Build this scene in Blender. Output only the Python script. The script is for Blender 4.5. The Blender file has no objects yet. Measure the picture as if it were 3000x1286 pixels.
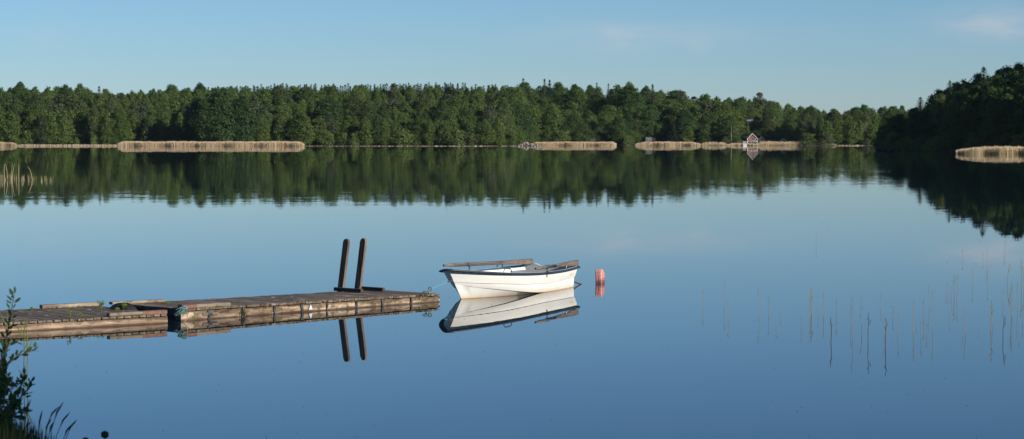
import bpy, math, random
from math import sin, cos, tan, pi, sqrt, radians, atan, atan2, exp
from mathutils import Vector, Matrix
random.seed(7)
R = random.Random(11)
S = bpy.context.scene
COL = S.collection

# ------------------------------------------------------------------ camera model
CAMH, F, YH = 2.6, 6600.0, 407.0
PITCH = atan((643 - YH) / F)

def ray(px, py):
    fx, fy = (px - 1500) / F, (643 - py) / F
    return Vector((fx, cos(PITCH) + fy * sin(PITCH), -sin(PITCH) + fy * cos(PITCH)))

def at(px, py, z=0.0):
    d = ray(px, py)
    t = (z - CAMH) / d.z
    return Vector((d.x * t, d.y * t, z))

def atd(px, py, y):
    d = ray(px, py)
    t = y / d.y
    return Vector((d.x * t, y, CAMH + d.z * t))

# ------------------------------------------------------------------ mesh helpers
class MB:
    def __init__(s):
        s.v, s.f, s.m = [], [], []
    def face(s, pts, mi=0):
        b = len(s.v)
        s.v.extend([tuple(p) for p in pts])
        s.f.append(tuple(range(b, b + len(pts))))
        s.m.append(mi)
    def add(s, vs, fs, mi=0):
        b = len(s.v)
        s.v.extend([tuple(p) for p in vs])
        for f in fs:
            s.f.append(tuple(i + b for i in f))
            s.m.append(mi)
    def box(s, x0, x1, y0, y1, z0, z1, mi=0, M=None):
        vs = [Vector((x, y, z)) for z in (z0, z1) for y in (y0, y1) for x in (x0, x1)]
        if M is not None:
            vs = [M @ p for p in vs]
        s.add(vs, [(0, 2, 3, 1), (4, 5, 7, 6), (0, 1, 5, 4), (2, 6, 7, 3), (0, 4, 6, 2), (1, 3, 7, 5)], mi)
    def bbox(s, x0, x1, y0, y1, z0, z1, b=0.006, mi=0, M=None):
        """box with chamfered edges"""
        vs, fs = [], []
        def add(p):
            vs.append(Vector(p)); return len(vs) - 1
        X, Y, Z = (x0, x1), (y0, y1), (z0, z1)
        idx = {}
        for i in (0, 1):
            for j in (0, 1):
                for k in (0, 1):
                    sx, sy, sz = (1, -1)[i], (1, -1)[j], (1, -1)[k]
                    idx[i, j, k, 0] = add((X[i], Y[j] + sy * b, Z[k] + sz * b))
                    idx[i, j, k, 1] = add((X[i] + sx * b, Y[j], Z[k] + sz * b))
                    idx[i, j, k, 2] = add((X[i] + sx * b, Y[j] + sy * b, Z[k]))
        for i in (0, 1):
            q = [idx[i, j, k, 0] for j, k in ((0, 0), (1, 0), (1, 1), (0, 1))]; fs.append(q if i else q[::-1])
            q = [idx[j, i, k, 1] for j, k in ((0, 0), (1, 0), (1, 1), (0, 1))]; fs.append(q[::-1] if i else q)
            q = [idx[j, k, i, 2] for j, k in ((0, 0), (1, 0), (1, 1), (0, 1))]; fs.append(q if i else q[::-1])
        for a in (0, 1):
            for c in (0, 1):
                fs.append((idx[0, a, c, 1], idx[1, a, c, 1], idx[1, a, c, 2], idx[0, a, c, 2]))
                fs.append((idx[a, 0, c, 0], idx[a, 1, c, 0], idx[a, 1, c, 2], idx[a, 0, c, 2]))
                fs.append((idx[a, c, 0, 0], idx[a, c, 1, 0], idx[a, c, 1, 1], idx[a, c, 0, 1]))
        for i in (0, 1):
            for j in (0, 1):
                for k in (0, 1):
                    fs.append((idx[i, j, k, 0], idx[i, j, k, 1], idx[i, j, k, 2]))
        if M is not None:
            vs = [M @ p for p in vs]
        s.add(vs, fs, mi)
    def tube(s, pts, rad, n=8, cap=True, mi=0, closed=False, flat=None):
        """swept tube; rad number or list; flat=(ky) squash factor list allowed"""
        pts = [Vector(p) for p in pts]
        m = len(pts)
        if not hasattr(rad, '__len__'):
            rad = [rad] * m
        rings = []
        up0 = Vector((0, 0, 1))
        for i, p in enumerate(pts):
            if closed:
                t = pts[(i + 1) % m] - pts[i - 1]
            else:
                t = pts[min(i + 1, m - 1)] - pts[max(i - 1, 0)]
            if t.length < 1e-9: t = Vector((0, 0, 1))
            t.normalize()
            u = up0 - t * up0.dot(t)
            if u.length < 0.05:
                u = Vector((1, 0, 0)) - t * t.x
            u.normalize()
            w = t.cross(u)
            r = rad[i]
            ru, rw = (r if not hasattr(r, '__len__') else r[0]), (r if not hasattr(r, '__len__') else r[1])
            rings.append([p + u * (ru * cos(2 * pi * k / n)) + w * (rw * sin(2 * pi * k / n)) for k in range(n)])
        vs = [q for rg in rings for q in rg]
        fs = []
        for i in range(m if closed else m - 1):
            a, b = i * n, ((i + 1) % m) * n
            for k in range(n):
                fs.append((a + k, a + (k + 1) % n, b + (k + 1) % n, b + k))
        if cap and not closed:
            fs.append(tuple(range(n))[::-1])
            fs.append(tuple((m - 1) * n + k for k in range(n)))
        s.add(vs, fs, mi)
    def grid(s, P, mi=0, flip=False):
        """P[i][j] grid of points"""
        ni, nj = len(P), len(P[0])
        vs = [q for r in P for q in r]
        fs = []
        for i in range(ni - 1):
            for j in range(nj - 1):
                q = (i * nj + j, i * nj + j + 1, (i + 1) * nj + j + 1, (i + 1) * nj + j)
                fs.append(q[::-1] if flip else q)
        s.add(vs, fs, mi)
    def mesh(s, name, mats, smooth=False):
        me = bpy.data.meshes.new(name)
        me.from_pydata(s.v, [], s.f)
        if not isinstance(mats, (list, tuple)): mats = [mats]
        for m in mats: me.materials.append(m)
        if len(mats) > 1:
            me.polygons.foreach_set('material_index', s.m)
        if smooth:
            me.polygons.foreach_set('use_smooth', [True] * len(me.polygons))
        me.update()
        return me
    def obj(s, name, mats, parent=None, smooth=False, loc=None):
        o = bpy.data.objects.new(name, s.mesh(name, mats, smooth))
        COL.objects.link(o)
        if parent is not None: o.parent = parent
        if loc is not None: o.location = loc
        return o

def fix_normals(o):
    import bmesh
    bm = bmesh.new(); bm.from_mesh(o.data)
    bmesh.ops.recalc_face_normals(bm, faces=bm.faces[:])
    bm.to_mesh(o.data); bm.free()

def tag(o, label=None, cat=None, group=None, kind=None):
    if label: o['label'] = label
    if cat: o['category'] = cat
    if group: o['group'] = group
    if kind: o['kind'] = kind
    return o

def thing(name, label, cat, loc=(0, 0, 0), rz=0.0, group=None):
    o = bpy.data.objects.new(name, None)
    COL.objects.link(o)
    o.empty_display_size = 0.2
    o.location = loc; o.rotation_euler = (0, 0, rz)
    return tag(o, label, cat, group)

# ------------------------------------------------------------------ materials
def newmat(name):
    m = bpy.data.materials.new(name); m.use_nodes = True
    nt = m.node_tree
    return m, nt, nt.nodes['Principled BSDF']

def N(nt, t, **kw):
    n = nt.nodes.new(t)
    for k, v in kw.items():
        setattr(n, k, v)
    return n

def ramp(nt, stops, interp='LINEAR'):
    n = nt.nodes.new('ShaderNodeValToRGB')
    n.color_ramp.interpolation = interp
    e = n.color_ramp.elements
    while len(e) < len(stops): e.new(0.5)
    for el, (p, c) in zip(e, stops):
        el.position = p
        el.color = (c, c, c, 1) if not hasattr(c, '__len__') else (c[0], c[1], c[2], 1)
    return n

def mix(nt, a, b, fac, mode='MIX'):
    n = nt.nodes.new('ShaderNodeMix'); n.data_type = 'RGBA'; n.blend_type = mode
    for sock, v in ((n.inputs[6], a), (n.inputs[7], b), (n.inputs[0], fac)):
        if hasattr(v, 'is_linked') or isinstance(v, bpy.types.NodeSocket):
            nt.links.new(v, sock)
        elif hasattr(v, '__len__'):
            sock.default_value = (v[0], v[1], v[2], 1)
        else:
            sock.default_value = v if sock == n.inputs[0] else (v, v, v, 1)
    return n.outputs[2]

def math_(nt, op, a, b=None, clamp=False):
    n = nt.nodes.new('ShaderNodeMath'); n.operation = op; n.use_clamp = clamp
    for i, v in enumerate((a, b)):
        if v is None: continue
        if isinstance(v, bpy.types.NodeSocket): nt.links.new(v, n.inputs[i])
        else: n.inputs[i].default_value = v
    return n.outputs[0]

def coords(nt, scale=(1, 1, 1), kind='Object', loc=(0, 0, 0)):
    tc = nt.nodes.new('ShaderNodeTexCoord')
    mp = nt.nodes.new('ShaderNodeMapping')
    mp.inputs['Scale'].default_value = scale
    mp.inputs['Location'].default_value = loc
    nt.links.new(tc.outputs[kind], mp.inputs[0])
    return mp.outputs[0]

def noise(nt, vec, scale=1, detail=4, rough=0.55, dist=0.0):
    n = nt.nodes.new('ShaderNodeTexNoise')
    n.inputs['Scale'].default_value = scale
    n.inputs['Detail'].default_value = detail
    n.inputs['Roughness'].default_value = rough
    n.inputs['Distortion'].default_value = dist
    if vec is not None: nt.links.new(vec, n.inputs['Vector'])
    return n

def bump(nt, bs, h, strength=0.3, dist=0.01):
    b = nt.nodes.new('ShaderNodeBump')
    b.inputs['Strength'].default_value = strength
    b.inputs['Distance'].default_value = dist
    nt.links.new(h, b.inputs['Height'])
    nt.links.new(b.outputs[0], bs.inputs['Normal'])

def plain(name, col, rough=0.6, var=0.25, scale=8, metal=0.0, spec=0.5, dark=None, bmp=0.0):
    m, nt, bs = newmat(name)
    nz = noise(nt, coords(nt), scale, 5)
    d = dark or tuple(c * (1 - var) for c in col)
    l = tuple(min(1, c * (1 + var * 0.6)) for c in col)
    rp = ramp(nt, [(0.3, d), (0.7, l)])
    nt.links.new(nz.outputs[0], rp.inputs[0])
    nt.links.new(rp.outputs[0], bs.inputs['Base Color'])
    bs.inputs['Roughness'].default_value = rough
    bs.inputs['Metallic'].default_value = metal
    bs.inputs['Specular IOR Level'].default_value = spec
    if bmp: bump(nt, bs, nz.outputs[0], bmp)
    return m

def wood(name, axis, cols, rough=0.85, grain=14, stretch=0.06, island=0.35, moss=None, dropp=False, rot=None, bmp=0.5, wet=None, upper=None):
    """weathered timber; grain runs along local axis"""
    m, nt, bs = newmat(name)
    sc = [1, 1, 1]; sc['xyz'.index(axis)] = stretch
    v = coords(nt, tuple(sc))
    gi = nt.nodes.new('ShaderNodeNewGeometry')
    # shift grain per plank
    add = nt.nodes.new('ShaderNodeVectorMath'); add.operation = 'ADD'
    cmb = nt.nodes.new('ShaderNodeCombineXYZ')
    sh = math_(nt, 'MULTIPLY', gi.outputs['Random Per Island'], 37.0)
    for i in range(3): nt.links.new(sh, cmb.inputs[i])
    nt.links.new(v, add.inputs[0]); nt.links.new(cmb.outputs[0], add.inputs[1])
    g = noise(nt, add.outputs[0], grain, 6, 0.62, 0.4)
    rp = ramp(nt, [(0.34, cols[0]), (0.49, cols[1]), (0.64, cols[2])])
    nt.links.new(g.outputs[0], rp.inputs[0])
    br = math_(nt, 'ADD', math_(nt, 'MULTIPLY', gi.outputs['Random Per Island'], island), 1 - island / 2)
    c = mix(nt, rp.outputs[0], (1, 1, 1), 0.0)
    mul = nt.nodes.new('ShaderNodeMix'); mul.data_type = 'RGBA'; mul.blend_type = 'MULTIPLY'
    mul.inputs[0].default_value = 1
    nt.links.new(c, mul.inputs[6])
    cb = nt.nodes.new('ShaderNodeCombineColor')
    for i in range(3): nt.links.new(br, cb.inputs[i])
    nt.links.new(cb.outputs[0], mul.inputs[7])
    c = mul.outputs[2]
    # fine drying cracks along the grain
    sc2 = [1, 1, 1]; sc2['xyz'.index(axis)] = stretch * .35
    ad2 = nt.nodes.new('ShaderNodeVectorMath'); ad2.operation = 'ADD'
    nt.links.new(coords(nt, tuple(sc2)), ad2.inputs[0]); nt.links.new(cmb.outputs[0], ad2.inputs[1])
    ck = noise(nt, ad2.outputs[0], grain * 2.2, 3, 0.5, 0.3)
    ckr = ramp(nt, [(0.60, 0.0), (0.68, 1.0)]); nt.links.new(ck.outputs[0], ckr.inputs[0])
    c = mix(nt, c, tuple(x * .3 for x in cols[0]), math_(nt, 'MULTIPLY', ckr.outputs[0], 0.8))
    # big blotches of damp
    bl = noise(nt, coords(nt), 2.3, 4, 0.6)
    blr = ramp(nt, [(0.38, 0.0), (0.68, 1.0)])
    nt.links.new(bl.outputs[0], blr.inputs[0])
    c = mix(nt, c, tuple(x * 0.55 for x in cols[1]), math_(nt, 'MULTIPLY', blr.outputs[0], 0.75))
    if rot:
        rn = noise(nt, coords(nt, (1, 1, 2.5)), 5.5, 6, 0.7, 0.6)
        rr = ramp(nt, [(0.52, 0.0), (0.6, 1.0)])
        nt.links.new(rn.outputs[0], rr.inputs[0])
        c = mix(nt, c, rot, math_(nt, 'MULTIPLY', rr.outputs[0], 0.75))
    if upper:
        # the upper part is greyer and darker with age, with a ragged limit
        tcu = nt.nodes.new('ShaderNodeTexCoord'); spu = nt.nodes.new('ShaderNodeSeparateXYZ')
        nt.links.new(tcu.outputs['Object'], spu.inputs[0])
        un = noise(nt, coords(nt, (1, 1, 1)), 3.2, 6, 0.62, 0.5)
        hz = math_(nt, 'ADD', spu.outputs[2], math_(nt, 'MULTIPLY', math_(nt, 'SUBTRACT', un.outputs[0], 0.5), 0.22))
        ur = ramp(nt, [(0.0, 0.0), (1.0, 1.0)])
        nt.links.new(math_(nt, 'MULTIPLY', math_(nt, 'SUBTRACT', hz, upper), 38.0, True), ur.inputs[0])
        c = mix(nt, c, mix(nt, c, (0.42, 0.43, 0.42), 1.0, 'MULTIPLY'), ur.outputs[0])
        kn = nt.nodes.new('ShaderNodeTexVoronoi'); kn.inputs['Scale'].default_value = 5.0
        nt.links.new(coords(nt, (1, 1, 1.6)), kn.inputs['Vector'])
        kr = ramp(nt, [(0.05, 1.0), (0.10, 0.0)]); nt.links.new(kn.outputs['Distance'], kr.inputs[0])
        c = mix(nt, c, (0.05, 0.03, 0.02), math_(nt, 'MULTIPLY', kr.outputs[0], 0.8))
    if moss:
        mn = noise(nt, coords(nt), 7.0, 5, 0.6)
        mr = ramp(nt, [(0.56, 0.0), (0.66, 1.0)])
        nt.links.new(mn.outputs[0], mr.inputs[0])
        c = mix(nt, c, moss, math_(nt, 'MULTIPLY', mr.outputs[0], 0.8))
    if wet:
        # dark wet band just above the water
        tc = nt.nodes.new('ShaderNodeNewGeometry'); sp = nt.nodes.new('ShaderNodeSeparateXYZ')
        nt.links.new(tc.outputs['Position'], sp.inputs[0])
        wn = noise(nt, coords(nt), 6, 3)
        hh = math_(nt, 'ADD', sp.outputs[2], math_(nt, 'MULTIPLY', wn.outputs[0], -0.03))
        wr = ramp(nt, [(0.0, 1.0), (1.0, 0.0)])
        nt.links.new(math_(nt, 'MULTIPLY', math_(nt, 'ADD', hh, 0.004), 60.0, True), wr.inputs[0])
        c = mix(nt, c, wet, math_(nt, 'MULTIPLY', wr.outputs[0], 0.85))
    if dropp:
        dn = noise(nt, coords(nt, (3.2, 1.0, 1.0)), 2.6, 6, 0.62, 0.3)
        dr = ramp(nt, [(0.64, 0.0), (0.662, 1.0)])
        nt.links.new(dn.outputs[0], dr.inputs[0])
        gz = nt.nodes.new('ShaderNodeNewGeometry'); sz = nt.nodes.new('ShaderNodeSeparateXYZ')
        nt.links.new(gz.outputs['True Normal'], sz.inputs[0])
        c = mix(nt, c, (0.66, 0.64, 0.60), math_(nt, 'MULTIPLY', dr.outputs[0], math_(nt, 'GREATER_THAN', sz.outputs[2], 0.9)))
    nt.links.new(c, bs.inputs['Base Color'])
    bs.inputs['Roughness'].default_value = rough
    bs.inputs['Specular IOR Level'].default_value = 0.3
    bump(nt, bs, g.outputs[0], bmp, 0.008)
    return m

def tree_leaves(name, pal, trans=0.42):
    pal = [(r * 1.18, g * 1.15, b * 1.18) for r, g, b in pal]
    """each tree takes one tone of the palette; its leaf clumps vary around it"""
    m, nt, bs = newmat(name)
    oi = nt.nodes.new('ShaderNodeObjectInfo'); gi = nt.nodes.new('ShaderNodeNewGeometry')
    n = len(pal)
    r1 = ramp(nt, [((i + .5) / n, c) for i, c in enumerate(pal)])
    nt.links.new(math_(nt, 'ADD', math_(nt, 'MULTIPLY', oi.outputs['Random'], 0.94), math_(nt, 'MULTIPLY', gi.outputs['Random Per Island'], 0.06)), r1.inputs[0])
    br = math_(nt, 'ADD', math_(nt, 'MULTIPLY', gi.outputs['Random Per Island'], 0.7), 0.65)
    cb = nt.nodes.new('ShaderNodeCombineColor')
    for i in range(3): nt.links.new(br, cb.inputs[i])
    c = mix(nt, r1.outputs[0], cb.outputs[0], 1.0, 'MULTIPLY')
    nt.links.new(c, bs.inputs['Base Color'])
    bs.inputs['Roughness'].default_value = 0.75; bs.inputs['Specular IOR Level'].default_value = 0.2
    tr = nt.nodes.new('ShaderNodeBsdfTranslucent')
    nt.links.new(mix(nt, c, (1.2, 1.3, 0.6), 1.0, 'MULTIPLY'), tr.inputs[0])
    ms = nt.nodes.new('ShaderNodeMixShader'); ms.inputs[0].default_value = trans
    nt.links.new(bs.outputs[0], ms.inputs[1]); nt.links.new(tr.outputs[0], ms.inputs[2])
    nt.links.new(ms.outputs[0], nt.nodes['Material Output'].inputs[0])
    return m

def foliage(name, dark, light, trans=0.32, obj_var=0.72, rough=0.7, warm=(0.085, 0.082, 0.036), warm_amt=0.30):
    m, nt, bs = newmat(name)
    oi = nt.nodes.new('ShaderNodeObjectInfo')
    gi = nt.nodes.new('ShaderNodeNewGeometry')
    r1 = ramp(nt, [(0.0, dark), (0.55, tuple(a * .55 + b * .45 for a, b in zip(dark, light))), (1.0, light)])
    f = math_(nt, 'ADD', math_(nt, 'MULTIPLY', oi.outputs['Random'], obj_var), math_(nt, 'MULTIPLY', gi.outputs['Random Per Island'], 1 - obj_var))
    nt.links.new(f, r1.inputs[0])
    # a second, unrelated value per tree: some are yellower / browner
    h = math_(nt, 'FRACT', math_(nt, 'MULTIPLY', oi.outputs['Random'], 17.31))
    hw = math_(nt, 'MULTIPLY', math_(nt, 'POWER', h, 2.2), warm_amt)
    c = mix(nt, r1.outputs[0], warm, hw)
    nt.links.new(c, bs.inputs['Base Color'])
    bs.inputs['Roughness'].default_value = rough
    bs.inputs['Specular IOR Level'].default_value = 0.25
    tr = nt.nodes.new('ShaderNodeBsdfTranslucent')
    tcol = mix(nt, c, (1.15, 1.25, 0.6), 1.0, 'MULTIPLY')
    nt.links.new(tcol, tr.inputs[0])
    ms = nt.nodes.new('ShaderNodeMixShader'); ms.inputs[0].default_value = trans
    nt.links.new(bs.outputs[0], ms.inputs[1]); nt.links.new(tr.outputs[0], ms.inputs[2])
    nt.links.new(ms.outputs[0], nt.nodes['Material Output'].inputs[0])
    return m

M_broad = tree_leaves('broadleaf_leaves', [(0.032, 0.064, 0.023), (0.056, 0.098, 0.026), (0.040, 0.078, 0.024), (0.078, 0.126, 0.029), (0.064, 0.082, 0.034), (0.045, 0.090, 0.025), (0.088, 0.132, 0.033)])
M_birch = tree_leaves('birch_leaves', [(0.060, 0.102, 0.030), (0.090, 0.138, 0.038), (0.048, 0.084, 0.026), (0.078, 0.102, 0.042), (0.070, 0.122, 0.030), (0.098, 0.142, 0.044)])
M_spruce = foliage('spruce_needles', (0.022, 0.042, 0.020), (0.046, 0.072, 0.030), 0.1, warm=(0.05, 0.042, 0.026))
M_pine = foliage('pine_needles', (0.034, 0.056, 0.026), (0.066, 0.088, 0.038), 0.1, warm=(0.06, 0.046, 0.028))
M_bushleaf = tree_leaves('bush_leaves', [(0.060, 0.104, 0.028), (0.105, 0.155, 0.040), (0.085, 0.105, 0.045), (0.120, 0.170, 0.046)])
M_copper = foliage('copper_leaves', (0.03, 0.016, 0.014), (0.06, 0.03, 0.022), 0.15, warm_amt=0.0)
M_shoot = foliage('shrub_leaves', (0.026, 0.055, 0.014), (0.070, 0.115, 0.028), 0.35, 0.1, warm_amt=0.1)
M_moss = foliage('brown_moss', (0.045, 0.03, 0.012), (0.16, 0.12, 0.035), 0.1, 0.1, warm_amt=0.2)
M_weed = foliage('weed_leaves', (0.10, 0.17, 0.02), (0.22, 0.30, 0.04), 0.35, 0.2, warm_amt=0.1)
M_grass = foliage('bank_grass', (0.014, 0.028, 0.009), (0.034, 0.055, 0.018), 0.2, 0.1)
M_bark = plain('bark', (0.10, 0.08, 0.06), 0.9, 0.5, 3)
M_birchbark = plain('birch_bark', (0.42, 0.40, 0.36), 0.8, 0.7, 1.4)
M_reed = foliage('dry_reed', (0.66, 0.51, 0.40), (0.76, 0.60, 0.49), 0.45, 0.1, warm=(0.6, 0.48, 0.34))
M_reedgreen = foliage('green_reed', (0.13, 0.16, 0.055), (0.25, 0.24, 0.10), 0.3, 0.1, warm_amt=0.3, warm=(0.35, 0.26, 0.14))
M_stalk = foliage('reed_stalk', (0.24, 0.16, 0.075), (0.36, 0.27, 0.12), 0.15, 0.5, warm_amt=0.2, warm=(0.2, 0.1, 0.05))
M_stalkleaf = foliage('reed_leaf', (0.13, 0.17, 0.035), (0.22, 0.24, 0.06), 0.3, 0.5, warm_amt=0.2)
M_stalkdark = foliage('dark_reed_stalk', (0.05, 0.038, 0.028), (0.08, 0.06, 0.04), 0.1, 0.5, warm_amt=0.2)

M_deck = wood('deck_planks', 'y', [(0.050, 0.037, 0.025), (0.155, 0.117, 0.083), (0.28, 0.222, 0.165)], island=0.35, dropp=True, moss=(0.05, 0.032, 0.015))
M_beam = wood('float_beam', 'x', [(0.11, 0.068, 0.044), (0.34, 0.238, 0.162), (0.60, 0.46, 0.335)], grain=16, stretch=0.05, island=0.1, upper=0.055, wet=(0.05, 0.028, 0.017), bmp=0.6)
M_beamrot = wood('rotting_beam', 'x', [(0.10, 0.062, 0.04), (0.34, 0.245, 0.168), (0.60, 0.47, 0.345)], grain=17, stretch=0.08, island=0.1, upper=0.075, wet=(0.045, 0.026, 0.016), rot=(0.085, 0.045, 0.02), moss=(0.07, 0.06, 0.018), bmp=0.9)
M_curb = wood('curb_timber', 'x', [(0.10, 0.078, 0.057), (0.22, 0.178, 0.132), (0.35, 0.295, 0.225)], grain=12, stretch=0.08, island=0.15, moss=(0.12, 0.07, 0.02))
M_post = wood('brown_plank', 'z', [(0.08, 0.052, 0.035), (0.19, 0.128, 0.09), (0.32, 0.23, 0.165)], grain=12, stretch=0.07, island=0.2)
M_foot = wood('dark_foot_plank', 'y', [(0.035, 0.03, 0.025), (0.075, 0.062, 0.05), (0.12, 0.10, 0.08)], island=0.2)
M_oar = wood('oar_wood', 'x', [(0.075, 0.055, 0.045), (0.15, 0.115, 0.095), (0.26, 0.215, 0.18)], grain=16, stretch=0.05, island=0.0, rot=(0.09, 0.075, 0.06), bmp=0.2)
M_rustplate = plain('rusty_plate', (0.17, 0.085, 0.06), 0.75, 0.35, 14)
M_rust = plain('rust', (0.14, 0.075, 0.05), 0.8, 0.5, 40, 0.3)
M_iron = plain('old_iron', (0.15, 0.12, 0.115), 0.7, 0.4, 25, 0.2)
M_rubber = plain('black_rubber', (0.022, 0.022, 0.024), 0.55, 0.3, 20)
M_strap = plain('rubber_strap', (0.05, 0.052, 0.055), 0.5, 0.5, 20)
M_ropeteal = plain('teal_rope', (0.13, 0.25, 0.24), 0.9, 0.45, 60)
M_ropecyan = plain('cyan_rope', (0.12, 0.36, 0.43), 0.7, 0.2, 60)
M_ropepale = plain('pale_rope', (0.33, 0.30, 0.22), 0.9, 0.3, 60)
M_navy = plain('navy_rim', (0.028, 0.036, 0.058), 0.38, 0.35, 6)
M_bluepaint = plain('blue_inner_rail', (0.050, 0.090, 0.150), 0.45, 0.2, 5)
M_grey = plain('grey_gelcoat', (0.36, 0.39, 0.39), 0.6, 0.22, 9)
M_metal = plain('dark_metal', (0.06, 0.058, 0.06), 0.45, 0.3, 30, 0.6)
M_bright = plain('worn_metal', (0.35, 0.35, 0.36), 0.4, 0.3, 30, 0.6)
M_red = plain('falu_red', (0.19, 0.048, 0.034), 0.85, 0.25, 1.5)
M_darkred = plain('shaded_red_boards', (0.07, 0.022, 0.019), 0.9, 0.3, 1.5)  # red darkened in colour for the shade the shed stands in
M_white = plain('white_paint', (0.62, 0.61, 0.58), 0.6, 0.06, 2)
M_greyroof = plain('grey_roof', (0.23, 0.215, 0.225), 0.8, 0.12, 1.2)
M_tile = plain('orange_tiles', (0.42, 0.12, 0.06), 0.8, 0.25, 2)
M_darkroof = plain('dark_roof', (0.06, 0.05, 0.05), 0.8, 0.2, 2)
M_glass = plain('dark_window', (0.02, 0.03, 0.04), 0.1, 0.2, 2)
M_bluegrey = plain('blue_grey_boards', (0.065, 0.09, 0.11), 0.8, 0.15, 1.5)
M_brownwall = plain('brown_boards', (0.12, 0.08, 0.055), 0.85, 0.25, 1.5)
M_rock = plain('shore_rock', (0.24, 0.20, 0.18), 0.9, 0.5, 0.8, bmp=0.5)
M_darkrock = plain('dark_rock', (0.045, 0.043, 0.042), 0.9, 0.4, 0.8)
M_palerock = plain('pale_rock', (0.30, 0.26, 0.21), 0.9, 0.3, 0.8)
M_floor = plain('forest_ground', (0.045, 0.042, 0.022), 0.95, 0.5, 0.06)
M_soil = plain('bank_soil', (0.06, 0.06, 0.03), 0.95, 0.5, 2.0)
M_debris = plain('floating_bits', (0.03, 0.03, 0.022), 0.8, 0.4, 5)

def gelcoat(name):
    """white hull: stained yellow-brown at the waterline, a worn yellow mark by the stern"""
    m, nt, bs = newmat(name)
    tc = nt.nodes.new('ShaderNodeTexCoord')
    sp = nt.nodes.new('ShaderNodeSeparateXYZ'); nt.links.new(tc.outputs['Object'], sp.inputs[0])
    nz = noise(nt, coords(nt, (1, 1, 4)), 3, 5)
    rp = ramp(nt, [(0.3, (0.78, 0.77, 0.73)), (0.7, (0.86, 0.85, 0.82))])
    nt.links.new(nz.outputs[0], rp.inputs[0])
    c = rp.outputs[0]
    n2 = noise(nt, coords(nt, (1, 1, 0.3)), 7, 5, 0.65)
    h = math_(nt, 'SUBTRACT', sp.outputs[2], math_(nt, 'MULTIPLY', n2.outputs[0], 0.06))
    st = ramp(nt, [(0.0, 1.0), (0.35, 0.45), (1.0, 0.0)])
    nt.links.new(math_(nt, 'MULTIPLY', math_(nt, 'ADD', h, 0.035), 8.5, True), st.inputs[0])
    c = mix(nt, c, (0.58, 0.40, 0.20), math_(nt, 'MULTIPLY', st.outputs[0], 0.8))
    dk = ramp(nt, [(0.0, 1.0), (1.0, 0.0)])
    nt.links.new(math_(nt, 'MULTIPLY', math_(nt, 'ADD', sp.outputs[2], -0.001), 90, True), dk.inputs[0])
    c = mix(nt, c, (0.22, 0.12, 0.05), math_(nt, 'MULTIPLY', dk.outputs[0], 0.7))
    # worn yellow paint mark
    dx = math_(nt, 'DIVIDE', math_(nt, 'SUBTRACT', sp.outputs[0], 0.33), 0.22)
    zz = math_(nt, 'SUBTRACT', sp.outputs[2], math_(nt, 'ADD', 0.262, math_(nt, 'MULTIPLY', sp.outputs[0], -0.06)))
    dz = math_(nt, 'DIVIDE', zz, 0.026)
    d2 = math_(nt, 'ADD', math_(nt, 'MULTIPLY', dx, dx), math_(nt, 'MULTIPLY', dz, dz))
    n3 = noise(nt, coords(nt, (1, 1, 2.5)), 24, 3, 0.6, 0.8)
    mm = math_(nt, 'SUBTRACT', math_(nt, 'ADD', math_(nt, 'SUBTRACT', 1.0, d2), math_(nt, 'MULTIPLY', n3.outputs[0], 1.6)), 1.05, True)
    gate = math_(nt, 'LESS_THAN', d2, 1.6)
    yy = math_(nt, 'GREATER_THAN', sp.outputs[1], 0.0)
    mk = math_(nt, 'MULTIPLY', math_(nt, 'MULTIPLY', mm, gate), yy)
    c = mix(nt, c, (0.72, 0.56, 0.18), math_(nt, 'MULTIPLY', mk, 0.9, True))
    nt.links.new(c, bs.inputs['Base Color'])
    bs.inputs['Roughness'].default_value = 0.35
    return m
M_hull = gelcoat('white_gelcoat')
M_liner = plain('white_liner', (0.78, 0.77, 0.73), 0.5, 0.06, 4)

def plastic(name):
    m, nt, bs = newmat(name)
    nz = noise(nt, coords(nt), 18, 5)
    rp = ramp(nt, [(0.3, (0.50, 0.18, 0.165)), (0.7, (0.66, 0.32, 0.29))])
    nt.links.new(nz.outputs[0], rp.inputs[0])
    g = nt.nodes.new('ShaderNodeNewGeometry'); sp = nt.nodes.new('ShaderNodeSeparateXYZ')
    nt.links.new(g.outputs['Position'], sp.inputs[0])
    w = ramp(nt, [(0.0, 1.0), (1.0, 0.0)])
    nt.links.new(math_(nt, 'MULTIPLY', math_(nt, 'SUBTRACT', sp.outputs[2], math_(nt, 'MULTIPLY', nz.outputs[0], 0.06)), 16, True), w.inputs[0])
    c = mix(nt, rp.outputs[0], (0.10, 0.04, 0.025), math_(nt, 'MULTIPLY', w.outputs[0], 0.8))
    nt.links.new(c, bs.inputs['Base Color'])
    bs.inputs['Roughness'].default_value = 0.5
    return m
M_can = plastic('faded_red_plastic')

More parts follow.
